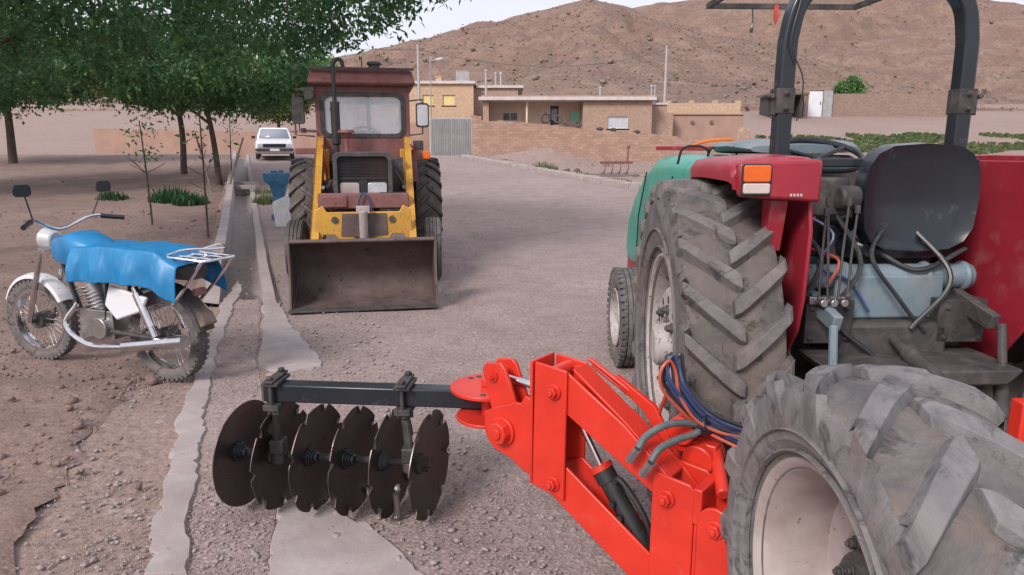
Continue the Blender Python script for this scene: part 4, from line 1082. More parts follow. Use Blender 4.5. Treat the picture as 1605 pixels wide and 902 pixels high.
# front frame with a rounded opening, leaning a little
def frame_with_hole(mb, w_, zlo, zhi, hole, y0, y1):
    N_ = 12; ho = hole; cx = sum(p[0] for p in ho)/len(ho); cz = sum(p[1] for p in ho)/len(ho); outp = []
    for x, z in ho:
        dx, dz = x - cx, z - cz; k = min((w_ / abs(dx)) if abs(dx) > 1e-6 else 1e9, ((zhi - cz) / dz if dz > 0 else (zlo - cz) / dz) if abs(dz) > 1e-6 else 1e9); outp.append((cx + dx*k, cz + dz*k))
    n_ = len(ho); vs = []
    for y in (y0, y1):
        vs += [(x, y, z) for x, z in outp] + [(x, y, z) for x, z in ho]
    fs = []
    for k in range(n_):
        l_ = (k + 1) % n_
        fs += [(k, l_, n_+l_, n_+k), (2*n_+k, 3*n_+k, 3*n_+l_, 2*n_+l_), (k, 2*n_+k, 2*n_+l_, l_), (n_+k, n_+l_, 3*n_+l_, 3*n_+k)]
    mb.add(vs, fs)
hole = rounded(0, 2.02, 1.04, .58, .09, 6)
hole.append(hole[0]); hole = hole[:-1]
frame_with_hole(cab, hw, 1.70, 2.42, hole, yf-.05, yf)
hole_b = rounded(0, 1.98, 1.0, .56, .06, 6); frame_with_hole(cab, hw, 1.661, 2.42, hole_b, yb_, yb_+.05)
for s_ in (-1, 1):
    for y in (yb_+.051, .12, yf-.11):
        x0, x1 = sorted((s_*hw, s_*(hw-.055))); cab.b2(x0, x1, y, y+.055, 1.62, 2.42)
cabo = cab.build('cab', M_CABRED, LT, bevel=.008)
seal_o = rounded(0, 2.02, 1.08, .62, .11, 6); seal_i = rounded(0, 2.015, .97, .51, .08, 6); K = len(seal_o); m_ = MB()
m_.add([(x, yf+.012, z) for x, z in seal_o] + [(x, yf+.012, z) for x, z in seal_i] + [(x, yf-.01, z) for x, z in seal_o] + [(x, yf-.01, z) for x, z in seal_i], [f for k in range(K) for f in ((k, (k+1)%K, K+(k+1)%K, K+k), (2*K+k, k, (k+1)%K, 2*K+(k+1)%K), (K+k, K+(k+1)%K, 3*K+(k+1)%K, 3*K+k))])
ws = MB(); ws.prism(seal_i, yf-.012, yf-.006); ws = ws.build('windscreen', M_GLASS, LT, sharp=30); m_.build('seal', M_BLACKD, ws, bevel=.004)
MB().tube([(I(-.32), yf+.025, 2.23), (I(-.42), yf+.03, 2.08)], .007, 5).build('wiper', M_BLACK, ws)
MB().prism(hole_b, yb_+.02, yb_+.026).build('rear_window', M_GLASS, LT, sharp=30)
for s_ in (-1, 1):
    m_ = MB(); [m_.b2(*sorted((s_*(hw-.03), s_*(hw-.024))), a, b_, 1.63, 2.41) for a, b_ in ((yb_+.106, .12), (.176, yf-.111))]; m_.build('side_window', M_GLASS, LT)
m_ = MB(); rr = [[(x, y, z) for x, y in ((-w_, y0_), (w_, y0_), (w_, y1_), (-w_, y1_))] for z, w_, y0_, y1_ in ((2.42, .66, -.66, 1.04), (2.46, .675, -.68, 1.08), (2.62, .64, -.60, .98), (2.66, .60, -.52, .92))]
rfm = MB(); rfm.loft(rr); rf = rfm.build('roof', M_CABRED, LT, bevel=.02)
MB().b2(-.66, .66, 1.0, 1.06, 2.635, 2.66).build('roof_lip', M_DARK, rf)
m_ = MB(); m_.cyl((I(.16), .5, 2.65), (I(.16), .5, 2.76), .075, n=16); m_.cyl((I(.16), .5, 2.76), (I(.16), .5, 2.80), .10, .09, n=16); m_.build('roof_vent', M_DARK, LT, bevel=.005)
MB().cyl((I(.0), .6, 2.62), (I(.0), .6, 2.86), .008, n=6).build('antenna', M_BLACK, LT)
# seat and steering wheel seen through the glass
m_ = MB(); m_.box((0, -.05, 1.30), (.48, .45, .12)); m_.box((0, -.28, 1.58), (.46, .1, .5)); m_.build('seat', M_BLACKD, LT, bevel=.03)
m_ = MB(); m_.tube([(.2*math.cos(a), .45 + .2*math.sin(a)*.8, 1.74 + .12*math.sin(a)) for a in np.linspace(0, 2*math.pi, 25)[:-1]], .014, 6, closed=True); m_.cyl((0, .45, 1.74), (0, .7, 1.4), .022, n=8); m_.tube([(-.19, .45, 1.74), (.19, .45, 1.74)], .01, 6); m_.build('steering_wheel', M_BLACK, LT)
MB().cyl((I(.05), -.5, 1.62), (I(.05), -.5, 2.4), .028, n=8).build('rear_post', M_DARK, LT)
# exhaust stack with hooked tip, pre-cleaner
m_ = MB(); ex = I(-.335); m_.cyl((ex, 1.25, 1.45), (ex, 1.25, 1.62), .035, n=14); m_.cyl((ex, 1.25, 1.62), (ex, 1.25, 2.18), .056, n=18); m_.cyl((ex, 1.25, 1.60), (ex, 1.25, 1.62), .04, .056, n=18)
m_.tube(bez([(ex, 1.25, 2.16), (ex, 1.25, 2.62), (ex + I(.015), 1.25, 2.70), (ex + I(.06), 1.25, 2.74), (ex + I(.105), 1.25, 2.71), (ex + I(.12), 1.25, 2.64)], 36), .026, 10, caps=False); m_.build('exhaust', M_SOOT, LT)
m_ = MB(); ax = I(-.20); m_.cyl((ax, 1.5, 1.45), (ax, 1.5, 1.70), .026, n=12); m_.cyl((ax, 1.5, 1.70), (ax, 1.5, 1.76), .04, .075, n=18); m_.cyl((ax, 1.5, 1.76), (ax, 1.5, 1.80), .105, .09, n=18); m_.build('air_cleaner', M_CABRED, LT, bevel=.004)
# mirrors
for s_, w_, h_, xx, zz in ((-1, .15, .36, .80, 2.07), (1, .17, .34, .76, 2.02)):
    m_ = MB(); m_.prism(rounded(I(s_*xx), zz, w_, h_, .035), .98, 1.03); mr = m_.build('mirror', M_BLACKD, LT, bevel=.01)
    m_ = MB(); m_.prism(rounded(I(s_*xx), zz, w_-.03, h_-.04, .03), .955, .975); m_.build('mirror_glass', M_CHROME, mr)
    if s_ > 0: MB().prism(rounded(I(s_*xx), zz, w_-.035, h_-.05, .03), 1.032, 1.036).build('mirror_back', M_LAMP, mr)
    MB().tube([(I(s_*.6), .95, zz + .2), (I(s_*xx), 1.0, zz + .22), (I(s_*xx), 1.0, zz + .1)], .012, 6).build('mirror_arm', M_DARK, mr); MB().tube([(I(s_*.6), .95, zz - .28), (I(s_*(xx)), 1.0, zz - .26), (I(s_*xx), 1.0, zz - .1)], .012, 6).build('mirror_arm', M_DARK, mr)
m_ = MB(); m_.box((I(-.68), .98, 2.36), (.16, .05, .05)); m_.cyl((I(-.66), .98, 2.28), (I(-.66), 1.06, 2.28), .06, n=14); m_.build('work_lamp', M_DARK, LT)
m_ = MB(); m_.box((I(.70), .95, 1.60), (.13, .10, .13)); m_.build('lamp_box', M_BLACKD, LT, bevel=.01)
m_ = MB(); m_.box((I(.80), 1.0, 1.47), (.10, .10, .11)); m_.build('side_lamp', M_AMBER, LT, bevel=.015)
MB().box((I(.68), .95, 1.47), (.2, .1, .14)).build('lamp_bracket', M_CABRED, LT, bevel=.008); MB().box((I(-.74), .92, 1.52), (.28, .08, .08)).build('lamp_bracket', M_CABRED, LT, bevel=.008)
m_ = MB(); m_.box((I(-.76), .9, 1.80), (.06, .05, .07)); m_.tube([(I(-.62), .9, 1.72), (I(-.86), .9, 1.74), (I(-.86), .9, 2.3)], .014, 6); m_.tube([(I(-.6), .9, 2.38), (I(-.84), .9, 2.36)], .014, 6); m_.build('grab_rail', M_CABRED, LT)
# engine clutter between bonnet and arms
MB().box((I(-.40), 1.5, 1.05), (.16, .5, .26)).build('battery_box', M_DARK, LT, bevel=.01); MB().tube(bez([(I(-.36), 2.1, 1.2), (I(-.46), 2.0, 1.0), (I(-.42), 2.2, .85)], 16), .018, 6).build('radiator_hose', M_DARK, LT)
m_ = MB(); m_.cyl((I(.42), 1.3, .95), (I(.42), 1.7, .95), .09, n=14); m_.box((I(.40), 1.6, 1.2), (.14, .35, .5)); m_.tube(bez([(I(.36), 2.1, 1.3), (I(.46), 2.0, 1.1), (I(.40), 2.0, .8), (I(.48), 1.8, .7)], 16), .02, 6); m_.build('engine_side', M_DARK, LT, bevel=.01)
m_ = MB(); m_.tube(bez([(I(.58), 1.2, 1.62), (I(.64), 1.0, 1.5), (I(.5), .9, 1.3), (I(.47), 1.0, 1.0)], 20), .014, 6); m_.tube(bez([(I(-.52), 1.2, 1.6), (I(-.47), 1.3, 1.3), (I(-.5), 1.0, 1.0)], 20), .014, 6); m_.build('hose', M_HRED, LT)

for o_ in LT.children_recursive:
    if o_.type == 'MESH' and o_.name.split('.')[0] not in ('wheel', 'rim'):
        for v_ in o_.data.vertices:
            if v_.co.z > 1.6: v_.co.z = 1.6 + (v_.co.z - 1.6) * .91
# ------------------------------------------------------------ white car far up the road
p = at(425, 245, 33.0)
CAR = empty('parked_car', (p.x, 33.6, G(p.x, 33)), R(180 + 18), 'white older saloon car parked at the far end of the channel', 'car')
def csec(y, pts): return [(x, y, z) for x, z in pts] + [(-x, y, z) for x, z in pts[::-1]]
body = MB(); S = []
for y, zt, zb_, w_ in ((2.02, .66, .38, .72), (1.98, .74, .28, .80), (1.5, .82, .24, .82), (.95, .90, .24, .83), (-.2, .92, .24, .84), (-1.3, .92, .24, .83), (-2.0, .86, .28, .80), (-2.1, .70, .36, .74)):
    S.append(csec(y, [(w_*.93, zb_), (w_, zb_+.12), (w_, zt-.22), (w_*.95, zt-.05), (w_*.86, zt)]))
body.loft(S); body = body.build('body', M_WHITE, CAR, bevel=.015, sharp=30)
ca = MB(); S = []
for z, y0_, y1_, w_ in ((.90, 1.0, -1.35, .76), (1.10, .72, -1.12, .71), (1.36, .38, -.82, .62), (1.42, .22, -.70, .56)):
    S.append([(-w_, y0_, z), (w_, y0_, z), (w_, y1_, z), (-w_, y1_, z)])
ca.loft(S); ca.build('cabin', M_WHITE, CAR, bevel=.03)
def quad_panel(pts, off): return MB().add(pts, [(0, 1, 2, 3)])
wv = [(-.66, .985, .95), (.66, .985, .95), (.56, .43, 1.355), (-.56, .43, 1.355)]
o = quad_panel(wv, 0).build('windscreen', M_CARGL, CAR); s_ = o.modifiers.new('solid', 'SOLIDIFY'); s_.thickness = .012; s_.offset = 1
for sx in (-1, 1):
    for a, b_ in ((.70, .02), (-.04, -.72)):
        pv = [(sx*.765, a + .12*(a > .5), .95), (sx*.765, b_, .95), (sx*.645, b_*.95, 1.33), (sx*.645, a - .28*(a > .5), 1.33)]
        o = quad_panel(pv, 0).build('side_window', M_CARGL, CAR); s2 = o.modifiers.new('solid', 'SOLIDIFY'); s2.thickness = .02; s2.offset = 0
m_ = MB(); m_.b2(-.48, .48, 1.985, 2.03, .52, .68); m_.build('grille', M_BLACK, CAR)
for sx in (-1, 1):
    MB().prism(rounded(sx*.60, .60, .22, .15, .02), 1.985, 2.035).build('headlight', M_LAMP, CAR, bevel=.005)
    MB().box((sx*.90, .75, .98), (.16, .08, .11)).build('mirror', M_BLACK, CAR, bevel=.01)
m_ = MB(); m_.b2(-.80, .80, 1.98, 2.14, .36, .48); m_.build('bumper', M_BLACKD, CAR, bevel=.02)
MB().b2(-.2, .2, 2.142, 2.15, .37, .47).build('number_plate', M_WHITE, CAR)
for sx in (-1, 1):
    for y in (1.3, -1.25):
        wh = rib_tyre(.29, .17, .18, 4, 28).build('wheel', M_TYRE3, CAR, sharp=30); wh.location = (sx*.74, y, .29); rm = MB().lathe([(-.07, .185), (-.03, .17), (-.04, .03), (-.06, 0)], 20).build('rim', M_STEEL, wh); rm.rotation_euler = (0, 0, math.pi if sx > 0 else 0)

# ------------------------------------------------------------ blue hopper and leaning pale panel
x = gxy(435, 14.6)
HP = empty('hopper', (x, 14.6, G(x, 14.6)), R(8), 'blue flared metal hopper on a box stand between the channel and red cab tractor', 'hopper')
m_ = MB(); rr = [[(-a, -b_, z), (a, -b_, z), (a, b_, z), (-a, b_, z)] for z, a, b_ in ((.50, .11, .11), (.72, .16, .15), (.80, .25, .20), (.96, .27, .22), (.965, .245, .195), (.80, .22, .17))]
m_.loft(rr, caps=True); m_.build('tray', M_BLUED, HP, bevel=.012)
m_ = MB(); m_.b2(-.10, .10, -.10, .10, .12, .52); m_.b2(-.16, .16, -.14, .14, 0, .12); m_.build('stand', M_BLUED, HP, bevel=.01)
m_ = MB(); m_.cyl((.06, .0, .95), (.06, 0, 1.02), .05, n=12); m_.box((-.08, 0, .985), (.12, .08, .05)); m_.build('lid_knob', M_BLUED, HP, bevel=.006)
x = gxy(440, 13.6)
m_ = MB(); m_.prism([(-.16, .0), (.22, -.02), (.30, .58), (.06, .62), (-.20, .50), (-.24, .46)], -.02, .02, RX(R(-14))); m_.prism([(-.24, .46), (-.20, .50), (.06, .62), (.30, .58), (.30, .54), (.05, .56)], .02, .14, RX(R(-14)))
o = m_.build('metal_chute', M_WHITEP, bevel=.008); o.location = (x, 13.6, G(x, 13.6)); tag(o, 'pale grey sheet metal chute leaning in front of the blue hopper', 'chute')

# ------------------------------------------------------------ motorcycle at the left
p = at(281, 600, 4.62); BY = R(180 - 22)    # forward direction of the bike
MC = empty('motorcycle', (p.x - .06, 4.66, G(p.x, 4.66) + .02), BY - R(90), 'small motorcycle with a blue seat cover parked on the cement edge at left', 'motorcycle')
# local: +Y forward, +Z up; rear wheel at the origin
def bikewheel(y, Ra, W, ang=0):
    w_ = rib_tyre(Ra, W, Ra - .075, 3, 56, 44).build('wheel', M_TYRE3 if 0 else M_TYRE, MC, sharp=30); w_.location = (0, y, Ra); w_.rotation_euler = (0, 0, ang)
    rm = MB().lathe([(-.035, Ra-.065), (-.035, Ra-.085), (0, Ra-.10), (.035, Ra-.085), (.035, Ra-.065)], 48).build('rim', M_CHROME, w_)
    m_ = MB()
    for i in range(36):
        a = 2*math.pi*i/36; b_ = a + (.5 if i % 2 else -.5); sx = .03 if i % 4 < 2 else -.03
        m_.tube([(sx, .035*math.cos(b_), .035*math.sin(b_)), (0, (Ra-.09)*math.cos(a), (Ra-.09)*math.sin(a))], .0022, 4)
    m_.build('spokes', M_STEEL, w_)
    MB().cyl((-.055, 0, 0), (.055, 0, 0), .06, n=24).cyl((-.09, 0, 0), (.09, 0, 0), .014, n=10).build('hub', M_DARK, w_, bevel=.004)
    return w_
bikewheel(0, .312, .095); bikewheel(1.27, .305, .08, R(6))
# fender arcs
def arcfender(y0, Ra, a0, a1, w_, m, name):
    mb = MB(); N_ = 18; vs = []; fs = []
    prof = [(-w_, -.03), (-w_*.85, -.005), (0, .008), (w_*.85, -.005), (w_, -.03), (w_*.8, -.02), (0, -.004), (-w_*.8, -.02)]
    rings = []
    for i in range(N_ + 1):
        a = a0 + (a1 - a0) * i / N_; rings.append([(x, y0 + (Ra + h) * math.cos(a), .305 + (Ra + h) * math.sin(a)) for x, h in prof])
    mb.loft(rings); return mb.build(name, m, MC, sharp=40)
arcfender(0, .37, R(60), R(168), .075, M_BLACKD, 'rear_fender'); arcfender(1.27, .35, R(25), R(150), .06, M_WHITEP, 'front_fender')
m_ = MB(); m_.prism([(-.36, .50), (-.28, .54), (-.26, .47), (-.34, .40), (-.40, .43)], -.055, .055, axes='yz'); m_.build('mudguard_flap', M_WOOD, MC, bevel=.01)
for s_ in (-1, 1):
    MB().cyl((s_*.13, -.02, .33), (s_*.13, .12, .66), .022, n=12).cyl((s_*.13, .0, .40), (s_*.13, .10, .62), .034, n=14).build('shock_absorber', M_CHROME, MC)
    MB().tube([(s_*.085, 0, .305), (s_*.10, .5, .32)], .018, 8).build('swing_arm', M_BLACKD, MC)
    MB().tube([(s_*.10, 1.27, .305), (s_*.09, 1.05, .86)], .02, 10).build('fork_leg', M_CHROME, MC)
    m_ = MB(); m_.prism([(.0, .60), (.34, .66), (.40, .52), (.30, .42), (.06, .50)], s_*.12, s_*.15, axes='yz'); m_.build('side_panel', M_WHITE, MC, bevel=.012)
m_ = MB(); m_.tube([(0, .9, .95), (0, .98, .80), (0, .80, .30), (0, .45, .28)], .02, 8)
for s_ in (-1, 1): m_.tube([(s_*.02, .92, .88), (s_*.09, .55, .72), (s_*.10, .1, .70), (s_*.09, -.25, .76)], .014, 8); m_.tube([(s_*.09, .42, .70), (s_*.09, .48, .32)], .014, 8)
m_.build('frame', M_BLACK, MC)
m_ = MB(); m_.box((0, .56, .36), (.2, .32, .2)); m_.cyl((0, .60, .42), (0, .68, .62), .075, n=18); [m_.cyl((0, .60 + .008*i*2, .44 + .022*i), (0, .602 + .008*i*2, .448 + .022*i), .098, n=18) for i in range(8)]; m_.cyl((-.14, .50, .34), (.14, .50, .34), .075, n=20); m_.build('engine', M_STEEL, MC, bevel=.01)
m_ = MB(); m_.tube(bez([(-.10, .72, .50), (-.14, .82, .34), (-.15, .6, .22), (-.15, .25, .24)], 16), .018, 8); m_.cyl((-.15, .25, .24), (-.16, -.32, .34), .036, .042, n=16); m_.build('exhaust', M_CHROME, MC)
def superring(y, z, w_, h, n_=16, e=.6):
    return [(w_*abs(math.cos(a))**e*(1 if math.cos(a) >= 0 else -1), y, z + h*abs(math.sin(a))**e*(1 if math.sin(a) >= 0 else -1)) for a in np.linspace(0, 2*math.pi, n_+1)[:-1]]
m_ = MB(); m_.loft([superring(.94, .84, .05, .04), superring(.90, .86, .12, .10), superring(.72, .87, .155, .13), superring(.54, .84, .13, .10), superring(.46, .80, .08, .06)]); m_.build('fuel_tank', M_BLUE, MC, sharp=60)
m_ = MB(); m_.loft([superring(.50, .78, .10, .05), superring(.40, .79, .15, .075), superring(.15, .80, .17, .085), superring(-.10, .82, .17, .085), superring(-.24, .80, .15, .075), superring(-.30, .77, .10, .05)]); m_.build('seat', M_BLACKD, MC, sharp=60)
# loose cover hanging over the seat
vs = []; fs = []; NY, NX = 44, 52
for j in range(NY + 1):
    y = .62 - .94 * j / NY
    for i in range(NX + 1):
        s_ = (i / NX - .5) * 2; L_ = .37 * s_; ax_ = abs(L_)
        if ax_ < .17: x_, z_ = L_, .905 - .3 * L_ * L_
        else:
            dd = ax_ - .17; x_ = math.copysign(.17 + .045 * math.sin(min(1.57, dd * 9)) + .02 * math.sin(y * 22 + (2 if L_ > 0 else 0)) * min(1, dd * 8), L_); z_ = .897 - dd * 1.15
        z_ += .010 * noise.noise(Vector((x_ * 9, y * 8, 1))) + .020 * abs(noise.noise(Vector((x_ * 26 + y * 14, y * 18, 4)))) + .02 * math.sin((y + .3) * 3.2); x_ += math.copysign(.030 * abs(noise.noise(Vector((L_ * 3, y * 15, 8)))) * min(1, ax_ * 4), L_)
        if j > NY - 8: z_ -= .009 * (j - NY + 8)
        vs.append((x_, y, z_))
for j in range(NY):
    for i in range(NX): fs.append((j*(NX+1)+i, j*(NX+1)+i+1, (j+1)*(NX+1)+i+1, (j+1)*(NX+1)+i))
m_ = MB(); m_.add(vs, fs); o = m_.build('seat_cover', M_BLUE, MC, sharp=80, sub=1); s_ = o.modifiers.new('solid', 'SOLIDIFY'); s_.thickness = .003
# chrome rack behind the seat
m_ = MB(); w_ = .13; m_.tube([(-w_, -.14, .885), (-w_, -.49, .87), (-w_+.03, -.53, .875), (w_-.03, -.53, .875), (w_, -.49, .87), (w_, -.14, .885)], .011, 8)
m_.tube([(-w_, -.25, .875), (w_, -.25, .875)], .009, 6); m_.tube([(-w_, -.38, .872), (w_, -.38, .872)], .009, 6); m_.tube([(-.05, -.16, .88), (-.05, -.52, .872)], .008, 6); m_.tube([(.05, -.16, .88), (.05, -.52, .872)], .008, 6)
for s_ in (-1, 1): m_.tube(bez([(s_*w_, -.49, .865), (s_*w_, -.38, .74), (s_*.12, -.20, .56)], 8), .011, 8); m_.tube([(s_*w_, -.14, .88), (s_*.12, .0, .68)], .010, 6)
m_.tube(bez([(-w_, -.2, .89), (-w_-.01, -.38, .94), (0, -.54, .94), (w_+.01, -.38, .94), (w_, -.2, .89)], 16), .009, 6)
m_.build('luggage_rack', M_CHROME, MC)
MB().prism(rounded(0, .64, .10, .05, .015), -.33, -.30).build('tail_lamp', M_CABRED, MC, bevel=.008)
m_ = MB(); m_.tube(bez([(-.36, .78, 1.06), (-.22, .90, 1.08), (0, .95, 1.0), (.22, .90, 1.08), (.36, .78, 1.06)], 20), .012, 8); m_.build('handlebar', M_CHROME, MC)
for s_ in (-1, 1):
    MB().cyl((s_*.26, .865, 1.075), (s_*.38, .765, 1.055), .018, n=10).build('grip', M_BLACK, MC)
    MB().tube([(s_*.22, .9, 1.08), (s_*.28, .86, 1.25)], .005, 5).prism(rounded(s_*.30, 1.29, .12, .08, .03), .85, .86).build('mirror', M_BLACK, MC)
m_ = MB(); m_.cyl((0, 1.0, .92), (0, 1.10, .92), .06, .09, n=20); m_.build('headlight', M_LAMP, MC, bevel=.01)
# ------------------------------------------------------------ green tractor seen from behind (local +Y forward, +X right)
GT = empty('green_tractor', (1.49, 3.03, 0), R(2.2), 'turquoise tractor with red fenders and black roll bar seen from behind at right', 'tractor')
ZG = .0
for s_ in (-1, 1):
    wh = tractor_tyre(.735, .37, .385, 24, .034, .052, .24, 1, n=160).build('wheel', [M_TYRE, M_GROOVE], GT, sharp=28, bevel=.004, seg=1); wh.location = (s_*.68, 0, .735); wh.rotation_euler = (R(4 if s_ < 0 else 9), 0, R(-4.5 if s_ < 0 else 0))
    m_ = MB(); m_.lathe([(-.140, .385), (-.153, .395), (-.153, .405), (-.146, .408), (-.142, .392), (-.128, .372), (-.09, .360), (.06, .355), (.10, .372), (.14, .39), (.145, .405)], 80)
    rm = m_.build('rim', M_RIM, wh, sharp=30); rm.rotation_euler = (0, 0, 0 if s_ < 0 else math.pi)
    m_ = MB(); m_.lathe([(-.03, .345), (-.045, .33), (-.05, .30), (-.115, .25), (-.125, .235), (-.125, .13), (-.10, .12), (-.10, .10), (-.17, .09), (-.185, .07), (-.185, 0)], 64); m_.mat(1)
    for i in range(8):
        a = 2*math.pi*i/8 + .2; M = RX(a); m_.box((-.06, 0, .325), (.05, .11, .075), M); m_.bolt((-.085, .0, .325), (-1, 0, 0), .02, .02, M)
    for i in range(8):
        a = 2*math.pi*i/8; m_.bolt((-.125, .16*math.cos(a), .16*math.sin(a)), (-1, 0, 0), .017, .024)
    for i in range(10):
        a = 2*math.pi*i/10 + .3; m_.cyl((-.128, .205*math.cos(a), .205*math.sin(a)), (-.119, .205*math.cos(a), .205*math.sin(a)), .016, n=14)
    m_.build('wheel_disc', [M_RIM, M_DARK], rm, sharp=30)
for s_ in (-1, 1):
    wh = rib_tyre(.365, .165, .215, 4, 72, 44).build('wheel', M_TYRE, GT, sharp=30); wh.location = (s_*.575, 2.04, .36); wh.rotation_euler = (0, 0, R(-2))
    m_ = MB(); m_.lathe([(-.075, .215), (-.082, .205), (-.04, .19), (-.0, .18), (.0, .07), (-.05, .06), (-.06, 0)], 40); rm = m_.build('rim', M_RIM, wh); rm.rotation_euler = (0, 0, 0 if s_ < 0 else math.pi)
# bonnet with sloping nose
def hood_ring(y, w_, zt, zb_):
    w_ *= 1.09
    r_ = .11; c = rounded(0, (zt + zb_)/2, 2*w_, zt - zb_, r_, 6); return [(x, y, z) for x, z in c]
m_ = MB(); m_.loft([hood_ring(.80, .36, 1.545, .95), hood_ring(1.3, .36, 1.55, .9), hood_ring(1.75, .355, 1.53, .82), hood_ring(2.1, .345, 1.43, .74), hood_ring(2.45, .33, 1.27, .66), hood_ring(2.75, .31, 1.08, .62), hood_ring(2.95, .28, .90, .62), hood_ring(3.03, .22, .84, .66)])
hd = m_.build('bonnet', M_GREEN, GT, sharp=50); hd.location = (-.07, .10, 0)
m_ = MB()
for y0_, y1_ in ((1.20, 1.62), (1.9, 2.25)):
    for s_ in (-1, 1): m_.tube([(s_*.394, y0_, 1.42), (s_*.393, y0_ + .22, 1.1), (s_*.382, y1_ - .05, .85)], .006, 5)
m_.tube([(-.20, .80, 1.549), (-.20, 1.7, 1.541), (-.2, 2.1, 1.436), (-.2, 2.45, 1.276)], .005, 5); m_.build('panel_seam', M_BLACKD, hd)
m_ = MB(); m_.b2(-.24, .24, .4, 3.0, .50, .72); m_.b2(-.30, .30, 1.9, 2.2, .40, .58); m_.cyl((-.58, 2.1, .42), (.58, 2.1, .42), .055, n=14); m_.build('chassis', M_DARK, GT, bevel=.012)
m_ = MB(); m_.prism([(2.55, .48), (3.14, .48), (3.16, .86), (3.04, .90), (2.96, .70), (2.5, .62)], -.345, -.295, axes='yz'); m_.prism([(2.55, .48), (3.14, .48), (3.16, .86), (3.04, .90), (2.96, .70), (2.5, .62)], .295, .345, axes='yz'); m_.b2(-.34, .34, 3.1, 3.17, .50, .66); m_.build('front_frame', M_REDF, GT, bevel=.01)
# dash cowl, steering wheel
m_ = MB(); m_.loft([[(x, y, z) for x, y in ((-w_, .55), (w_, .55), (w_, .95), (-w_, .95))] for z, w_ in ((.95, .26), (1.40, .30), (1.555, .27))]); m_.build('dashboard', M_BLACKD, GT, bevel=.03)
m_ = MB(); m_.loft([superring(.55, 1.585, .28, .02), superring(.72, 1.60, .34, .035), superring(1.0, 1.595, .33, .035), superring(1.18, 1.575, .26, .02)]); m_.build('dash_cover', M_BLGREY, GT, sharp=60)
m_ = MB(); m_.tube([(.21*math.cos(a), .42 + .19*math.sin(a), 1.56 + .07*math.sin(a)) for a in np.linspace(0, 2*math.pi, 33)[:-1]], .015, 8, closed=True)
for a in (.5, 2.6, 4.7): m_.tube([(0, .42, 1.54), (.2*math.cos(a), .42 + .18*math.sin(a), 1.56 + .07*math.sin(a))], .011, 6)
m_.cyl((0, .42, 1.55), (0, .62, 1.25), .022, n=10); m_.build('steering_wheel', M_BLACK, GT)
m_ = MB()
for x_ in (-.52, -.36): m_.tube(bez([(x_, 1.0, 1.50), (x_+.02, .98, 1.585), (x_+.09, .95, 1.60), (x_+.15, .95, 1.58), (x_+.16, .97, 1.53)], 20), .007, 6)
m_.build('control_cable', M_BLACK, GT)
# fenders
for s_ in (-1, 1):
    X = lambda x: s_ * x
    fd = MB()
    # inner plate beside the tyre
    pl_ = [(-.47, 1.50), (-.515, 1.30), (-.50, 1.05), (-.47, .92), (-.385, .80), (-.30, .74), (-.10, .62), (.5, .62), (.60, 1.2), (.5, 1.44), (.2, 1.54), (-.40, 1.545)]
    a, b_ = sorted((X(.432), X(.447))); fd.prism(pl_, a, b_, axes='yz')
    # curved crown over the tyre
    cr_ = [(-.512, 1.535), (-.50, 1.552), (-.46, 1.56), (-.3, 1.563), (-.15, 1.563), (-.02, 1.558), (.07, 1.548), (.12, 1.53)]
    c2 = [(y*.97, z - .018) for y, z in cr_]
    fd2 = MB(); a, b_ = sorted((X(.469), X(.80)))
    ys = cr_; rings = []
    for (y, z) in cr_:
        # rolled outer lip
        e = smooth(-.3, -.5, y) if y < -.3 else smooth(-.1, .5, y)
        wo = .80 - .0 * e
        wo = .738 - .06 * smooth(.03, .14, y); sec = [(.448, z), (.50, z + .006), (.64, z), (wo - .02, z - .014), (wo, z - .045), (wo - .004, z - .085), (wo - .03, z - .09), (wo - .035, z - .05), (.62, z - .028), (.50, z - .02), (.448, z - .022)]
        rings.append([(X(x), y, zz) for x, zz in sec])
    fd2.loft(rings); 
    fr = fd.build('fender', M_REDF, GT, bevel=.005)
    fd2.build('fender_crown', M_REDF, fr, sharp=50)
    # rear face holding the lamp
    m_ = MB(); a, b_ = sorted((X(.430), X(.728))); m_.prism([(a, 1.405), (b_, 1.405), (b_, 1.545), (a, 1.555)] if s_ > 0 else [(a + .01, 1.425), (b_, 1.405), (b_, 1.555), (a, 1.545)], -.545, -.50); m_.build('lamp_panel', M_REDF, fr, bevel=.012)
    m_ = MB(); a, b_ = sorted((X(.618), X(.712))); m_.prism(rounded((a + b_)/2, 1.506, .094, .058, .008), -.560, -.540); lp = m_.build('tail_lamp', M_AMBER, fr, bevel=.004); MB().prism(rounded((a + b_)/2, 1.484, .106, .112, .008), -.551, -.544).build('lamp_frame', M_BLACK, lp, bevel=.003)
    m_ = MB(); m_.prism(rounded((a + b_)/2, 1.455, .094, .036, .008), -.560, -.540); m_.build('lower_lens', M_CLEARL, lp, bevel=.004)
    m_ = MB(); [m_.box((X(.52) + dx, -.5465, 1.432), (.007, .003, .009)) for dx in (-.018, -.006, .006, .018)]; m_.build('maker_mark', M_CLEARL, fr)
    m_ = MB(); m_.prism([(-.49, 1.41), (-.40, 1.41), (-.40, 1.22), (-.45, 1.22)], *sorted((X(.52), X(.58))), axes='yz'); m_.build('gusset', M_REDF, fr, bevel=.004)
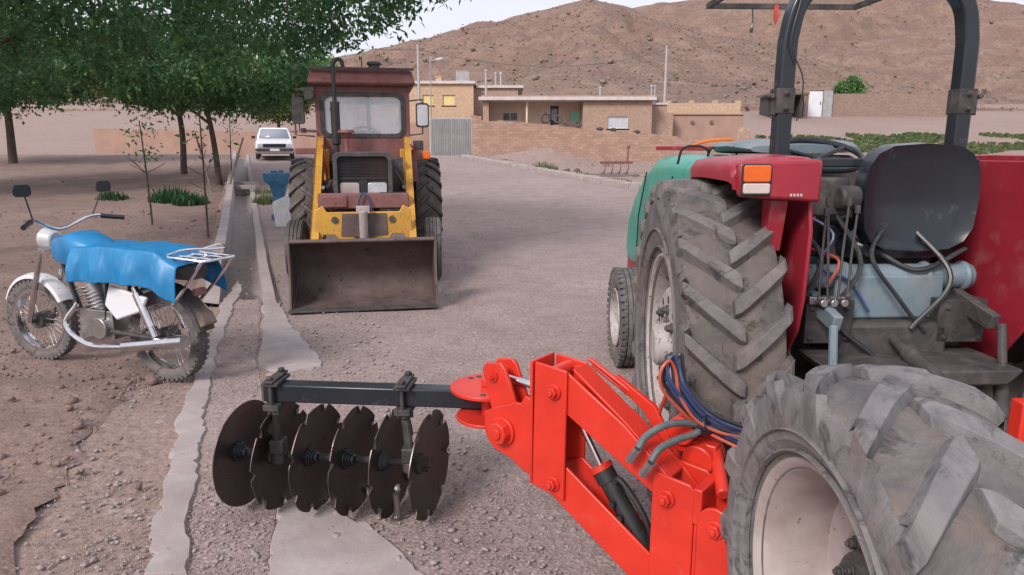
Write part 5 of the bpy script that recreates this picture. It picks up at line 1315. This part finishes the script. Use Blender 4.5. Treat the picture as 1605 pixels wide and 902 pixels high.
# roll bar
rb = MB()
for s_ in (-1, 1):
    pts = [(s_*.375, -.03, 1.00), (s_*.375, -.03, 1.35), (s_*.375, -.03, 1.92), (s_*.368, -.03, 2.05), (s_*.34, -.03, 2.16), (s_*.27, -.03, 2.23), (s_*.16, -.03, 2.26), (0, -.03, 2.27)]
    pts = bez(pts, 40); rings = []
    for i, p in enumerate(pts):
        d = (pts[min(i+1, len(pts)-1)] - pts[max(0, i-1)]).normalized(); n_ = Vector((-d.z, 0, d.x)); h_ = .031
        rings.append([tuple(p + n_*a_ + Vector((0, b_, 0))) for a_, b_ in ((-h_, -.036), (h_, -.036), (h_, .036), (-h_, .036))])
    rb.loft(rings)
rbo = rb.build('roll_bar', M_BLACK, GT, sharp=50, bevel=.008)
for s_ in (-1, 1):
    m_ = MB(); m_.box((s_*.38, -.03, 1.78), (.074, .080, .10)); m_.box((s_*.42, -.03, 1.76), (.02, .05, .07)); m_.bolt((s_*.38, -.073, 1.81), (0, -1, 0), .009, .010); m_.bolt((s_*.38, -.073, 1.75), (0, -1, 0), .009, .010); m_.cyl((s_*.435, -.07, 1.80), (s_*.435, .02, 1.80), .010, n=10); m_.build('hinge_bracket', M_BLACKD, rbo, bevel=.006)
# thin canopy frame and hanging cords at the top
m_ = MB(); 
for y_ in (-.12, .97): m_.box((0, y_, 2.335), (.82, .022, .026))
for s_ in (-1, 1): m_.box((s_*.40, .42, 2.335), (.022, 1.06, .026))
m_.box((-.15, -.03, 2.30), (.05, .2, .03)); m_.box((.15, -.03, 2.30), (.05, .2, .03)); m_.build('canopy_frame', M_BLACKD, GT)
m_ = MB(); m_.tube(bez([(-.16, .97, 2.32), (-.155, .97, 2.26), (-.16, .97, 2.20)], 8), [.003]*6 + [.008]*3, 6); m_.build('hanging_cord', M_BLACK, GT); m_ = MB(); m_.tube(bez([(-.35, -.075, 2.17), (-.38, -.08, 2.0), (-.32, -.08, 1.86), (-.33, -.07, 1.7)], 16), .003, 5); m_.build('hanging_cord', M_BLACK, GT); m_ = MB()
m_.tube(bez([(-.15, -.10, 2.31), (-.10, -.12, 2.22), (0, -.12, 2.24), (.06, -.10, 2.31)], 14), .004, 5); m_.build('hanging_cord', M_BLACK, GT)
MB().prism([(-.05, 2.34), (-.028, 2.34), (-.022, 2.28), (-.035, 2.24), (-.048, 2.27)], .945, .957).build('red_rag', M_HRED, GT)
# rear cross rail, seat
m_ = MB(); m_.box((.0, -.18, 1.535), (.74, .04, .035)); m_.box((.0, -.10, 1.40), (.72, .03, .026)); m_.build('rear_rail', M_BLACK, GT, bevel=.006)
m_ = MB(); m_.loft([superring(-.26, 1.36, .17, .16), superring(-.30, 1.38, .23, .21), superring(-.22, 1.38, .235, .215), superring(-.19, 1.37, .19, .17)]); m_.loft([superring(-.22, 1.17, .18, .04), superring(-.12, 1.17, .24, .065), superring(.2, 1.17, .23, .065), superring(.27, 1.17, .16, .04)]); st = m_.build('seat', M_BLACK, GT, sharp=60); st.location = (.10, .02, .02)
MB().box((0, -.0, 1.06), (.26, .3, .14)).build('seat_base', M_BLACKD, st, bevel=.01)
m_ = MB(); m_.box((-.26, -.16, 1.40), (.20, .12, .15)); m_.cyl((-.22, -.25, 1.40), (-.14, -.25, 1.40), .048, n=16); m_.build('control_box', M_BLACKD, GT, bevel=.01)
# platform, axle housing, lift cover
m_ = MB(); m_.b2(-.44, .44, -.05, .62, .90, .93); m_.build('footplate', M_DARK, GT, bevel=.004)
m_ = MB(); m_.cyl((-.47, 0, .745), (.47, 0, .745), .13, n=24); m_.b2(-.22, .22, -.36, .8, .52, .92); m_.build('rear_axle', M_DARK, GT, bevel=.02)
m_ = MB(); m_.cyl((-.36, -.24, 1.085), (.36, -.24, 1.085), .05, n=20); m_.b2(-.22, .22, -.30, .2, .921, 1.10); [m_.cyl((x_, -.24, 1.085), (x_ + .03, -.24, 1.085), .06, n=20) for x_ in (-.34, -.18, .15, .31)]; m_.build('lift_cover', M_BLGREY, GT, bevel=.012)
for sx in (-1, 1): m_ = MB(); m_.b2(*sorted((sx*.36, sx*.17)), -.36, -.22, .84, 1.01); [m_.bolt((sx*x_, -.36, z_), (0, -1, 0), .009, .010) for x_ in (.34, .20) for z_ in (.86, .98)]; m_.build('axle_box', M_BLACKD, GT, bevel=.008)
m_ = MB(); m_.prism([(-.36, .80), (.36, .80), (.30, .74), (-.30, .74)], -.60, -.26); m_.b2(-.16, .16, -.50, -.28, .55, .739); m_.build('drawbar_frame', M_DARK, GT, bevel=.01)
# control levers
lv = MB()
for x_, z0_, z1_, t_ in ((-.335, 1.03, 1.34, .02), (-.30, 1.02, 1.38, -.01), (-.26, 1.03, 1.38, .03), (-.225, 1.04, 1.35, .03)):
    lv.tube([(x_, -.40, z0_), (x_ + t_*.4, -.38, (z0_+z1_)/2), (x_ + t_, -.36, z1_)], .0048, 6); lv.sphere((x_, -.405, z0_), .011, 8); lv.cyl((x_+t_, -.36, z1_), (x_+t_, -.36, z1_+.03), .011, n=8)
lv.build('control_rod', M_DARK, GT)
m_ = MB(); m_.box((-.22, .02, 1.24), (.30, .06, .22)); m_.box((-.30, -.02, 1.17), (.10, .14, .10)); m_.box((-.13, -.05, 1.20), (.08, .10, .14)); m_.cyl((-.10, -.12, 1.28), (-.10, .0, 1.28), .035, n=16); m_.build('valve_block', M_BLACKD, GT, bevel=.008)
MB().tube(bez([(-.34, -.2, 1.34), (-.24, -.28, 1.26), (-.30, -.30, 1.14), (-.18, -.32, 1.08), (-.10, -.34, .96)], 24), .007, 7).build('wiring', M_HBLUE, GT); MB().tube(bez([(-.28, -.2, 1.33), (-.34, -.26, 1.22), (-.22, -.30, 1.16), (-.28, -.34, 1.06)], 24), .006, 7).build('wiring', M_HRED, GT); MB().tube(bez([(.02, -.2, 1.3), (-.10, -.32, 1.18), (.0, -.36, 1.02), (.12, -.36, .88)], 24), .009, 7).build('hydraulic_hose', M_HOSE, GT)
m_ = MB(); [m_.cyl((x_, -.43, 1.015), (x_, -.37, 1.015), .015, n=14) for x_ in (-.325, -.285, -.245)]; m_.box((-.29, -.365, 1.015), (.14, .03, .03)); m_.build('hydraulic_coupler', M_STEEL, GT, bevel=.003)
m_ = MB(); m_.lathe([(-.012, .10), (.012, .115), (.03, .10)], 32, T(-.34, -.10, 1.20)); m_.lathe([(.012*math.cos(a), .13 + .012*math.sin(a)) for a in np.linspace(0, 2*math.pi, 9)], 32, T(-.35, -.10, 1.20)); m_.lathe([(.012*math.cos(a), .155 + .012*math.sin(a)) for a in np.linspace(0, 2*math.pi, 9)], 32, T(-.335, -.08, 1.20)); m_.build('hose_coil', M_HOSE, GT)
m_ = MB(); m_.box((-.22, .12, 1.1), (.12, .1, .28)); m_.box((-.28, .30, 1.10), (.12, .2, .26)); m_.build('gear_console', M_GREEN, GT, bevel=.02)
m_ = MB(); m_.tube([(-.2, .1, 1.2), (-.17, .0, 1.42)], .01, 6); m_.sphere((-.17, 0, 1.43), .022, 10); m_.tube([(-.3, .3, 1.1), (-.33, .2, 1.38)], .01, 6); m_.sphere((-.33, .2, 1.39), .022, 10); m_.build('gear_lever', M_BLACK, GT)
# three point linkage
for s_ in (-1, 1):
    m_ = MB(); m_.prism([(-.20, .50), (-.20, .42), (-.78, .36), (-.86, .38), (-.86, .42), (-.78, .44)], s_*.30 - .015, s_*.30 + .015, axes='yz'); m_.build('lower_link', M_DARK, GT, bevel=.006)
    m_ = MB(); m_.prism([(-.16, 1.06), (-.16, .98), (-.48, .92), (-.50, .98)], s_*.30 - .018, s_*.30 + .018, axes='yz'); m_.cyl((s_*.32, -.50, .95), (s_*.33, -.60, .41), .016, n=10); m_.cyl((s_*.32, -.52, .80), (s_*.325, -.56, .60), .026, n=12); m_.build('lift_arm', M_BLGREY if s_ < 0 else M_DARK, GT, bevel=.005)
m_ = MB(); m_.cyl((0, -.34, .86), (0, -.78, .74), .022, n=12); m_.cyl((0, -.46, .83), (0, -.66, .775), .032, n=14); m_.build('top_link', M_DARK, GT)
m_ = MB(); m_.cyl((0, -.36, .62), (0, -.46, .62), .03, n=18); m_.build('pto_shaft', M_STEEL, GT)
m_ = MB()
for pts in ([(-.38, -.20, 1.30), (-.30, -.32, 1.18), (-.36, -.34, 1.02)], [(-.2, -.2, 1.34), (-.15, -.34, 1.15), (-.25, -.36, .95), (-.1, -.4, .8)], [(.1, -.2, 1.3), (.2, -.36, 1.1), (.05, -.38, .9)], [(-.05, -.22, 1.2), (.1, -.3, 1.12), (.3, -.28, 1.2)]): m_.tube(bez(pts, 16), .010, 7)
m_.build('hydraulic_hose', M_HOSE, GT)
m_ = MB(); m_.tube(bez([(-.40, -.30, .80), (-.42, -.38, .66), (-.40, -.44, .52), (-.43, -.36, .36)], 16), .018, 8); m_.build('blue_hose', M_HBLUE, GT)

# red bar laid over the bonnet and the orange cord
p0 = at(1031, 232, 5.0); p1 = at(1112, 236, 4.45)
m_ = MB(); d_ = (p1 - p0); L = d_.length; m_.box((L/2, 0, 0), (L, .035, .028)); m_.build('red_bar', M_REDF, bevel=.004)
o = bpy.data.objects['red_bar']; o.location = (p0.x, p0.y, 1.585); o.rotation_euler = (0, 0, math.atan2(d_.y, d_.x)); tag(o, 'short dark red metal bar lying across the turquoise bonnet', 'bar')
h0 = Vector((1.24, 4.62, 1.58))
m_ = MB(); m_.tube(bez([h0 + Vector(v) for v in ((-.06, .08, .02), (.02, .0, .05), (.14, -.04, .06), (.26, .02, .03), (.2, .1, .0), (.08, .1, .02))], 24), .010, 6); m_.build('orange_cord', M_AMBER)
tag(bpy.data.objects['orange_cord'], 'orange cord coiled on top of the turquoise bonnet', 'cord')

# ------------------------------------------------------------ side shifting orchard disc harrow
IR = math.atan2(-.615, .788)
IM = empty('disc_harrow', (.156, 2.35, 0), IR, 'orange red hydraulic arm with black toolbar and six notched discs', 'disc harrow')
LV = Vector((.439, 0, -.261)); LD = LV.normalized()
def plate(pts, y0_, y1_, name='plate', m=M_RED, parent=IM, bevel=.004): return MB().prism(pts, y0_, y1_).build(name, m, parent, bevel=bevel)
def link_outline(a, b_, h0_, h1_):
    a = Vector(a); b_ = Vector(b_); d = (b_ - a).normalized(); n_ = Vector((-d.y, d.x)); out = []
    out += [tuple(a + n_*h0_), tuple(a - n_*h0_), tuple(b_ - n_*h1_), tuple(b_ + n_*h1_)]
    return out
# first post: channel, open top
m_ = MB(); m_.prism([(-.095, .375), (.045, .352), (.050, .838), (-.085, .848)], -.012, .0); m_.prism([(-.095, .375), (.045, .352), (.050, .838), (-.085, .848)], .118, .130); m_.b2(-.108, -.096, -.012, .130, .375, .848); p1o = m_.build('front_post', M_RED, IM, bevel=.004)
m_ = MB(); m_.cyl((-.02, .001, .812), (-.02, .117, .812), .026, n=20); m_.build('pin', M_RED, p1o)
m_ = MB(); [MB().bolt((0, -.012, z_), (0, -1, 0), .021, .026).build('bolt', M_RED, p1o, bevel=.002) for z_ in (.755, .408)]
# links, a pair each
for b0, b1, nm in ((.001, .013, 'upper_link'), (.104, .116, 'upper_link')):
    plate([(-.055, .81), (.045, .83), (.27, .695), (.445, .555), (.50, .50), (.42, .468), (.10, .645), (.045, .675), (-.05, .72)], b0, b1, nm)
m_ = MB(); m_.prism([(.06, .845), (.27, .70), (.44, .56), (.44, .548), (.27, .688), (.06, .833)], .014, .103); m_.build('upper_web', M_RED, IM, bevel=.002)
for b0, b1 in ((.001, .013), (.104, .116)):
    plate([(-.045, .44), (.045, .478), (.49, .20), (.48, .095), (.42, .085), (-.02, .353)], b0, b1, 'lower_link')
m_ = MB(); m_.prism([(.05, .36), (.46, .115), (.46, .10), (.05, .345)], .014, .103); m_.build('lower_web', M_RED, IM, bevel=.002)
# inner web behind the opening
# second post
m_ = MB(); P_ = [(.385, .015), (.532, .0), (.532, .545), (.515, .562), (.40, .572), (.388, .560)]
m_.prism(P_, -.012, .0); m_.prism(P_, .118, .130); m_.b2(.534, .546, -.012, .130, .0, .545); p2o = m_.build('rear_post', M_RED, IM, bevel=.004)
m_ = MB(); [MB().bolt((.439, -.012, z_), (0, -1, 0), .022, .026).build('bolt', M_RED, p2o, bevel=.002) for z_ in (.494, .147)]
# hitch bracket with rounded head
def roundtop(cx, w_, zb_, zt): 
    r_ = w_/2; return [(cx - r_, zb_), (cx + r_, zb_), (cx + r_, zt - r_)] + [(cx + r_*math.cos(a), zt - r_ + r_*math.sin(a)) for a in np.linspace(0, math.pi, 14)[1:-1]] + [(cx - r_, zt - r_)]
m_ = MB(); m_.prism(roundtop(.607, .112, .01, .518), -.028, -.012); m_.prism(roundtop(.607, .112, .01, .518), .10, .114); hb = m_.build('hitch_bracket', M_RED, IM, bevel=.004)
m_ = MB(); m_.bolt((.61, -.028, .452), (0, -1, 0), .022, .022); m_.cyl((.61, -.011, .452), (.61, .099, .452), .02, n=16); m_.build('bolt', M_RED, hb, bevel=.002)
m_ = MB(); m_.cyl((.50, .22, .60), (.60, .05, .53), .022, n=14); m_.cyl((.40, .155, .655), (.40, .29, .655), .05, n=24); m_.cyl((.47, .14, .57), (.47, .26, .57), .055, n=24); m_.box((.545, .08, .50), (.03, .2, .12)); m_.box((.44, .20, .60), (.16, .05, .05)); m_.build('swivel_boss', M_RED, IM, bevel=.005)
m_ = MB(); m_.prism([(.40, .50), (.45, .47), (.30, .72), (.15, .80), (.12, .79), (.26, .69)], .16, .18); m_.tube([(.04, .15, .845), (.22, .17, .74), (.30, .18, .70)], .009, 8); m_.tube([(.04, .17, .815), (.24, .19, .70)], .007, 8); m_.build('brace_rod', M_RED, IM, bevel=.002)
# cross beam to the tractor
m_ = MB(); m_.box((0, 0, 0), (1.25, .09, .10), T(.60, .05, .36) @ RZ(-IR) @ T(.62, .04, 0)); m_.box((0, 0, 0), (.02, .02, .02), T(.6, .05, .36)); m_.build('cross_beam', M_RED, IM, bevel=.006)
m_ = MB()
m_.box((.96, .16, .05), (.05, .26, .09), T(.60, .05, .38) @ RZ(-IR))
m_.box((.96, .06, .24), (.08, .06, .44), T(.60, .05, .36) @ RZ(-IR)); m_.build('headstock', M_RED, IM, bevel=.006)
# cylinder in the frame
A0, A1, A2 = Vector((.05, .06, .66)), Vector((.165, .06, .475)), Vector((.375, .06, .19))
m_ = MB(); dd = (A2 - A1).normalized(); m_.cyl(A1, A2, .033, n=20); m_.cyl(A1 - dd*.012, A1 + dd*.035, .039, n=20); m_.tube(bez([A1 + dd*.03 + Vector((.03, -.01, .0)), A1 + Vector((.075, -.012, -.005)), A1 + dd*.12 + Vector((.075, -.012, .02)), A1 + dd*.2 + Vector((.07, -.01, .01)), A2 - dd*.06 + Vector((.03, 0, 0))], 24), .011, 8)
for k in (.30, .45, .60): q = A1.lerp(A2, k); m_.cyl(q + Vector((0, -.028, 0)), q + Vector((0, -.052, 0)), .011, n=8)
cy = m_.build('hydraulic_cylinder', M_SOOT, IM, sharp=40); 
MB().cyl(A0, A1, .0115, n=14).build('piston_rod', M_CHROME, cy)
m_ = MB(); m_.cyl(A1 - dd*.028, A1 - dd*.008, .042, n=20); m_.sphere(tuple(A2 + dd*.03), .034, 12); m_.build('end_cap', M_RED, cy)
m_ = MB(); m_.tube(bez([(.40, .07, .45), (.37, .08, .36), (.36, .09, .26), (.40, .08, .17)], 14), .013, 8); m_.tube(bez([(.42, .05, .47), (.40, .05, .34), (.385, .05, .24)], 12), .012, 8); m_.build('hydraulic_hose', M_HOSE, cy)
# front cheeks and lug arm
ck = [(-.235 + .094*math.cos(a), .547 + .094*math.sin(a)) for a in np.linspace(R(105), R(262), 16)] + [(-.20, .445), (-.15, .415), (-.10, .40), (-.10, .70), (-.135, .705), (-.155, .672), (-.185, .672), (-.215, .655)]
for b0, b1 in ((-.006, .010), (.105, .121)): c_ = plate(ck, b0, b1, 'cheek_plate')
m_ = MB(); m_.cyl((-.235, -.006, .547), (-.235, -.018, .547), .056, n=28); m_.cyl((-.235, -.018, .547), (-.235, -.05, .547), .046, .043, n=8); m_.cyl((-.235, -.05, .547), (-.235, -.058, .547), .022, n=16); m_.cyl((-.235, .01, .547), (-.235, .105, .547), .035, n=20); m_.build('pivot_bolt', M_RED, IM, bevel=.003)
lg_ = [(-.185, .50), (-.27, .49), (-.295, .56), (-.355, .765), (-.335, .79), (-.265, .80), (-.245, .785), (-.165, .60)]
for b0, b1 in ((.014, .030), (.085, .101)): lg = plate(lg_, b0, b1, 'lug_arm')
m_ = MB(); m_.cyl((-.30, .006, .745), (-.30, .11, .745), .024, n=18); m_.bolt((-.30, .014, .745), (0, -1, 0), .017, .016); m_.build('pin', M_RED, lg)
m_ = MB(); m_.b2(-.36, -.20, .031, .084, .54, .585); m_.build('lug_block', M_RED, IM, bevel=.004)
m_ = MB(); m_.cyl((-.275, .06, .735), (-.03, .06, .72), .014, n=14); m_.build('tilt_rod', M_CHROME, IM)
# indexing plates (world aligned position)
inv = Matrix.Rotation(-IR, 4, 'Z') @ Matrix.Translation((-.156, -2.35, 0))
c0 = inv @ Vector((-.10, 2.80, .602))
def round_plate(c, r_, t, holes, name):
    mb = MB(); N_ = 56; mb.cyl((c.x, c.y, c.z), (c.x, c.y, c.z + t), r_, n=N_); o = mb.build(name, M_RED, IM, sharp=40, bevel=.003)
    if holes:
        h = MB()
        for i in range(13):
            a = R(-60 + i * 19) ; h.cyl((c.x + r_*.76*math.cos(a), c.y + r_*.76*math.sin(a), c.z + t - .004), (c.x + r_*.76*math.cos(a), c.y + r_*.76*math.sin(a), c.z + t + .0015), .0125, n=16)
        h.build('hole', M_DARK, o)
    return o
round_plate(c0, .158, .016, True, 'index_plate')
c1 = inv @ Vector((-.10, 2.80, .478)); round_plate(c1, .135, .014, False, 'lower_plate')
m_ = MB(); m_.cyl((c0.x, c0.y, .619), (c0.x, c0.y, .65), .03, n=16); m_.cyl((c0.x, c0.y, .46), (c0.x, c0.y, .60), .028, n=16); m_.prism([(c0.x + .15, .50), (c0.x + .26, .50), (c0.x + .26, .59), (c0.x + .15, .59)], .03, .10); m_.build('knuckle', M_RED, IM, bevel=.004)

# black toolbar, clamps, hangers
def wl(x, y, z): return inv @ Vector((x, y, z))
tl, tr_ = Vector((-1.085, 2.955, .54)), Vector((-.06, 2.86, .54)); td = (tr_ - tl).normalized(); ta = math.atan2(td.y, td.x)
TBM = inv @ Matrix.Translation(tl) @ Matrix.Rotation(ta, 4, 'Z')      # x along the bar
TL = (tr_ - tl).length
tb = MB().b2(0, TL, -.04, .04, -.04, .04, TBM).build('toolbar', M_BLACK, IM, bevel=.006)
MB().b2(-.006, .006, -.037, .037, -.037, .037, TBM @ T(-.002, 0, 0)).build('end_cap', M_BUCKET, tb)
def clamp(x, nm='clamp'):
    m_ = MB(); m_.b2(x - .035, x + .035, -.075, .075, .042, .058, TBM); m_.b2(x - .022, x + .022, -.085, .085, .059, .070, TBM)
    for s_ in (-1, 1): m_.cyl((x, s_*.062, -.07), (x, s_*.062, .085), .009, n=10, M=TBM); m_.cyl((x, s_*.062, .07), (x, s_*.062, .086), .016, n=6, M=TBM)
    m_.b2(x - .035, x + .035, -.075, .075, -.070, -.043, TBM); return m_.build(nm, M_BLACKD, IM, bevel=.003)
clamp(.045); clamp(.625)
# gang axis
D0, D1 = Vector((-1.248, 2.985, .237)), Vector((-.405, 2.862, .237)); gd = (D1 - D0).normalized()
for x_, dx in ((.045, .0), (.625, .02)):
    p0_ = TBM @ Vector((x_, .0, -.07)); wpos = (IM.matrix_basis if False else (Matrix.Translation((.156, 2.35, 0)) @ Matrix.Rotation(IR, 4, 'Z'))) @ p0_
    k = (wpos.x - D0.x) / (D1.x - D0.x); tgt = D0.lerp(D1, k) + Vector((dx, -.03, .055)); q0_ = inv @ (wpos + Vector((0, -.035, 0))); q1_ = inv @ tgt
    m_ = MB(); dirv = (q1_ - q0_).normalized(); rot = dirv.to_track_quat('Z', 'X').to_matrix().to_4x4(); L = (q1_ - q0_).length
    m_.b2(-.022, .022, -.010, .010, 0, L, Matrix.Translation(q0_) @ rot); m_.b2(-.03, .03, -.025, .025, -.01, .02, Matrix.Translation(q0_) @ rot); hg = m_.build('hanger', M_DARK, IM, bevel=.003)
    m_ = MB(); m_.b2(-.032, .032, -.035, .035, -.03, .035, Matrix.Translation(q1_) @ Matrix.Rotation(-IR, 4, 'Z')); m_.cyl(q1_ + Vector((0, 0, -.03)), q1_ + Vector((0, 0, -.08)), .034, n=14); bb = m_.build('bearing_block', M_DARK, hg, bevel=.006)
m_ = MB(); m_.cyl(inv @ (D0 - gd*.03), inv @ (D1 + gd*.05), .017, n=12); m_.build('gang_shaft', M_DARK, IM)
TILT = Matrix.Rotation(R(-15), 4, 'Z')
def disc(i):
    c = D0.lerp(D1, i / 5); Ra = .237; N_ = 96; dish = .052; rings = 9; vs = []; fs = []
    nn_ = 8; ph = random.uniform(0, 1)
    def rad(a):
        if i == 0: return Ra * (1 + .004 * math.sin(5*a))
        t = ((a / (2*math.pi) * nn_ + ph) % 1.0); d_ = min(t, 1 - t)
        notch = .034 * (1 - smooth(.02, .105, d_)) ** .7 if d_ < .105 else 0
        return Ra - notch - .003 * math.sin(7 * a + i)
    for side_ in (0, 1):
        for k in range(rings + 1):
            f = .10 + .90 * k / rings
            for j in range(N_):
                a = 2*math.pi*j/N_; r_ = rad(a) * f if k == rings else Ra * f if Ra * f < rad(a) - .004 else rad(a) - .004
                x_ = dish * (f*f) - (.0045 if side_ else 0)
                vs.append((x_, r_*math.cos(a), r_*math.sin(a)))
    off = (rings + 1) * N_
    for k in range(rings):
        for j in range(N_):
            l_ = (j+1) % N_; fs.append((k*N_+j, k*N_+l_, (k+1)*N_+l_, (k+1)*N_+j)); fs.append((off+k*N_+j, off+(k+1)*N_+j, off+(k+1)*N_+l_, off+k*N_+l_))
    for j in range(N_): l_ = (j+1) % N_; fs.append((rings*N_+j, rings*N_+l_, off+rings*N_+l_, off+rings*N_+j))
    M = Matrix.Identity(4)
    m_ = MB(); m_.add(vs, fs); o = m_.build('disc', M_DISC, IM, sharp=32)
    o.matrix_basis = inv @ Matrix.Translation(c) @ TILT @ RX(random.uniform(0, 6))
    h = MB(); h.lathe([(-.05, .0), (-.05, .030), (-.01, .038), (.0, .046), (.012, .045), (.018, .034), (.032, .032), (.038, .022), (.038, 0)], 24); 
    if i in (0, 2, 3): h.sphere((.036, 0, 0), .028, 14, sq=(.8, 1, 1))
    else: [h.bolt((.028, .03*math.cos(a), .03*math.sin(a)), (1, 0, 0), .007, .012, washer=False) for a in (0, 1.57, 3.14, 4.71)]
    h.build('hub', M_BLACK if i in (0, 2, 3) else M_DARK, o, bevel=.002)
for i in range(6): disc(i)
m_ = MB(); q = inv @ Vector((-.50, 2.80, .02)); m_.cyl(q, q + Vector((.02, -.02, .12)), .014, n=10); m_.sphere(tuple(q + Vector((.03, -.02, .15))), .018, 8); m_.sphere(tuple(q), .018, 8); m_.build('grease_fitting', M_STEEL, IM)
# hydraulic hoses looping up beside the tyre
def wp(px, py, Y): return inv @ at(px, py, Y)
B = [(1182, 700, 2.16), (1150, 690, 2.18), (1103, 668, 2.2), (1075, 640, 2.2), (1050, 605, 2.2), (1046, 578, 2.2), (1056, 562, 2.2), (1064, 580, 2.2), (1072, 612, 2.2), (1100, 650, 2.2), (1140, 672, 2.2), (1190, 684, 2.2)]
for k, (m, off, r_) in enumerate(((M_HBLUE, (0, 0, 0), .0065), (M_HOSE, (.014, .012, .012), .007), (M_HRED, (-.004, -.030, -.004), .0055), (M_HBLUE, (.008, -.016, .020), .005), (M_HOSE, (-.016, -.006, .006), .0065))):
    pts = [wp(*b_) + Vector(off) * (1 + .4*math.sin(i*1.3 + k)) for i, b_ in enumerate(B)]
    MB().tube(bez(pts, 66), r_, 8).build('hydraulic_hose', m, IM)
for m, pp_ in ((M_HGREY, [(1000, 703, 2.10), (1012, 685, 2.12), (1040, 668, 2.15), (1070, 663, 2.18), (1103, 666, 2.2)]), (M_HGREY, [(1020, 724, 2.06), (1034, 704, 2.08), (1060, 690, 2.12), (1085, 682, 2.16), (1103, 672, 2.2)]), (M_HRED, [(1025, 668, 2.3), (1036, 640, 2.28), (1048, 610, 2.22)])):
    MB().tube(bez([wp(*b_) for b_ in pp_], 24), .012 if m is M_HGREY else .007, 10).build('hydraulic_hose', m, IM)
m_ = MB(); q = wp(1103, 668, 2.2); m_.cyl(q + Vector((-.02, 0, -.01)), q + Vector((.02, 0, .012)), .034, n=14); m_.build('hose_tie', M_BLACK, IM, bevel=.006)
for px, py, Y in ((1000, 704, 2.1), (1021, 726, 2.06)):
    q = wp(px, py, Y); MB().cyl(q, q + Vector((-.03, -.0, -.05)), .015, n=6).build('hose_fitting', M_STEEL, IM)

# ------------------------------------------------------------ foreground wheel
FW = empty('tractor_wheel', (.815, 1.43, 0), R(2), 'large dusty grey lugged tyre on a pale dished rim filling the lower right corner', 'wheel')
ty = tractor_tyre(.56, .33, .325, 15, .028, .066, .34, -1, n=160, side_drop=.075).build('tyre', [M_TYRE2, M_TYRE], FW, sharp=28, bevel=.005, seg=1); ty.location = (0, 0, .56); ty.rotation_euler = (R(7), 0, 0)
m_ = MB(); m_.lathe([(-.122, .318), (-.134, .328), (-.138, .338), (-.132, .342), (-.124, .330), (-.118, .312), (-.09, .298), (-.06, .288), (.05, .283), (.10, .30), (.125, .33)], 96)
rm = m_.build('rim', M_RIM2, FW, sharp=30); rm.location = (0, 0, .56)
m_ = MB(); m_.lathe([(.045, .284), (.05, .27), (.045, .20), (.02, .165), (.02, .13)], 64); m_.build('wheel_disc', M_RIM2, rm, sharp=30)
m_ = MB(); m_.lathe([(.03, .13), (-.01, .125), (-.02, .11), (-.03, .105), (-.03, .06), (-.05, .055), (-.055, 0)], 40)
for i in range(8): a = 2*math.pi*i/8; m_.bolt((.02, .145*math.cos(a), .145*math.sin(a)), (-1, 0, 0), .014, .022)
for i in range(10): a = 2*math.pi*i/10; m_.bolt((-.03, .085*math.cos(a), .085*math.sin(a)), (-1, 0, 0), .010, .014)
m_.build('hub', M_DARK, rm, bevel=.002)
m_ = MB(); m_.cyl((.03, 0, .545), (.30, 0, .545), .11, n=24); m_.cyl((.30, 0, .545), (.34, 0, .545), .15, n=24); m_.box((.75, 0, .53), (.85, .18, .18)); m_.build('axle_beam', M_DARK, FW, bevel=.02)
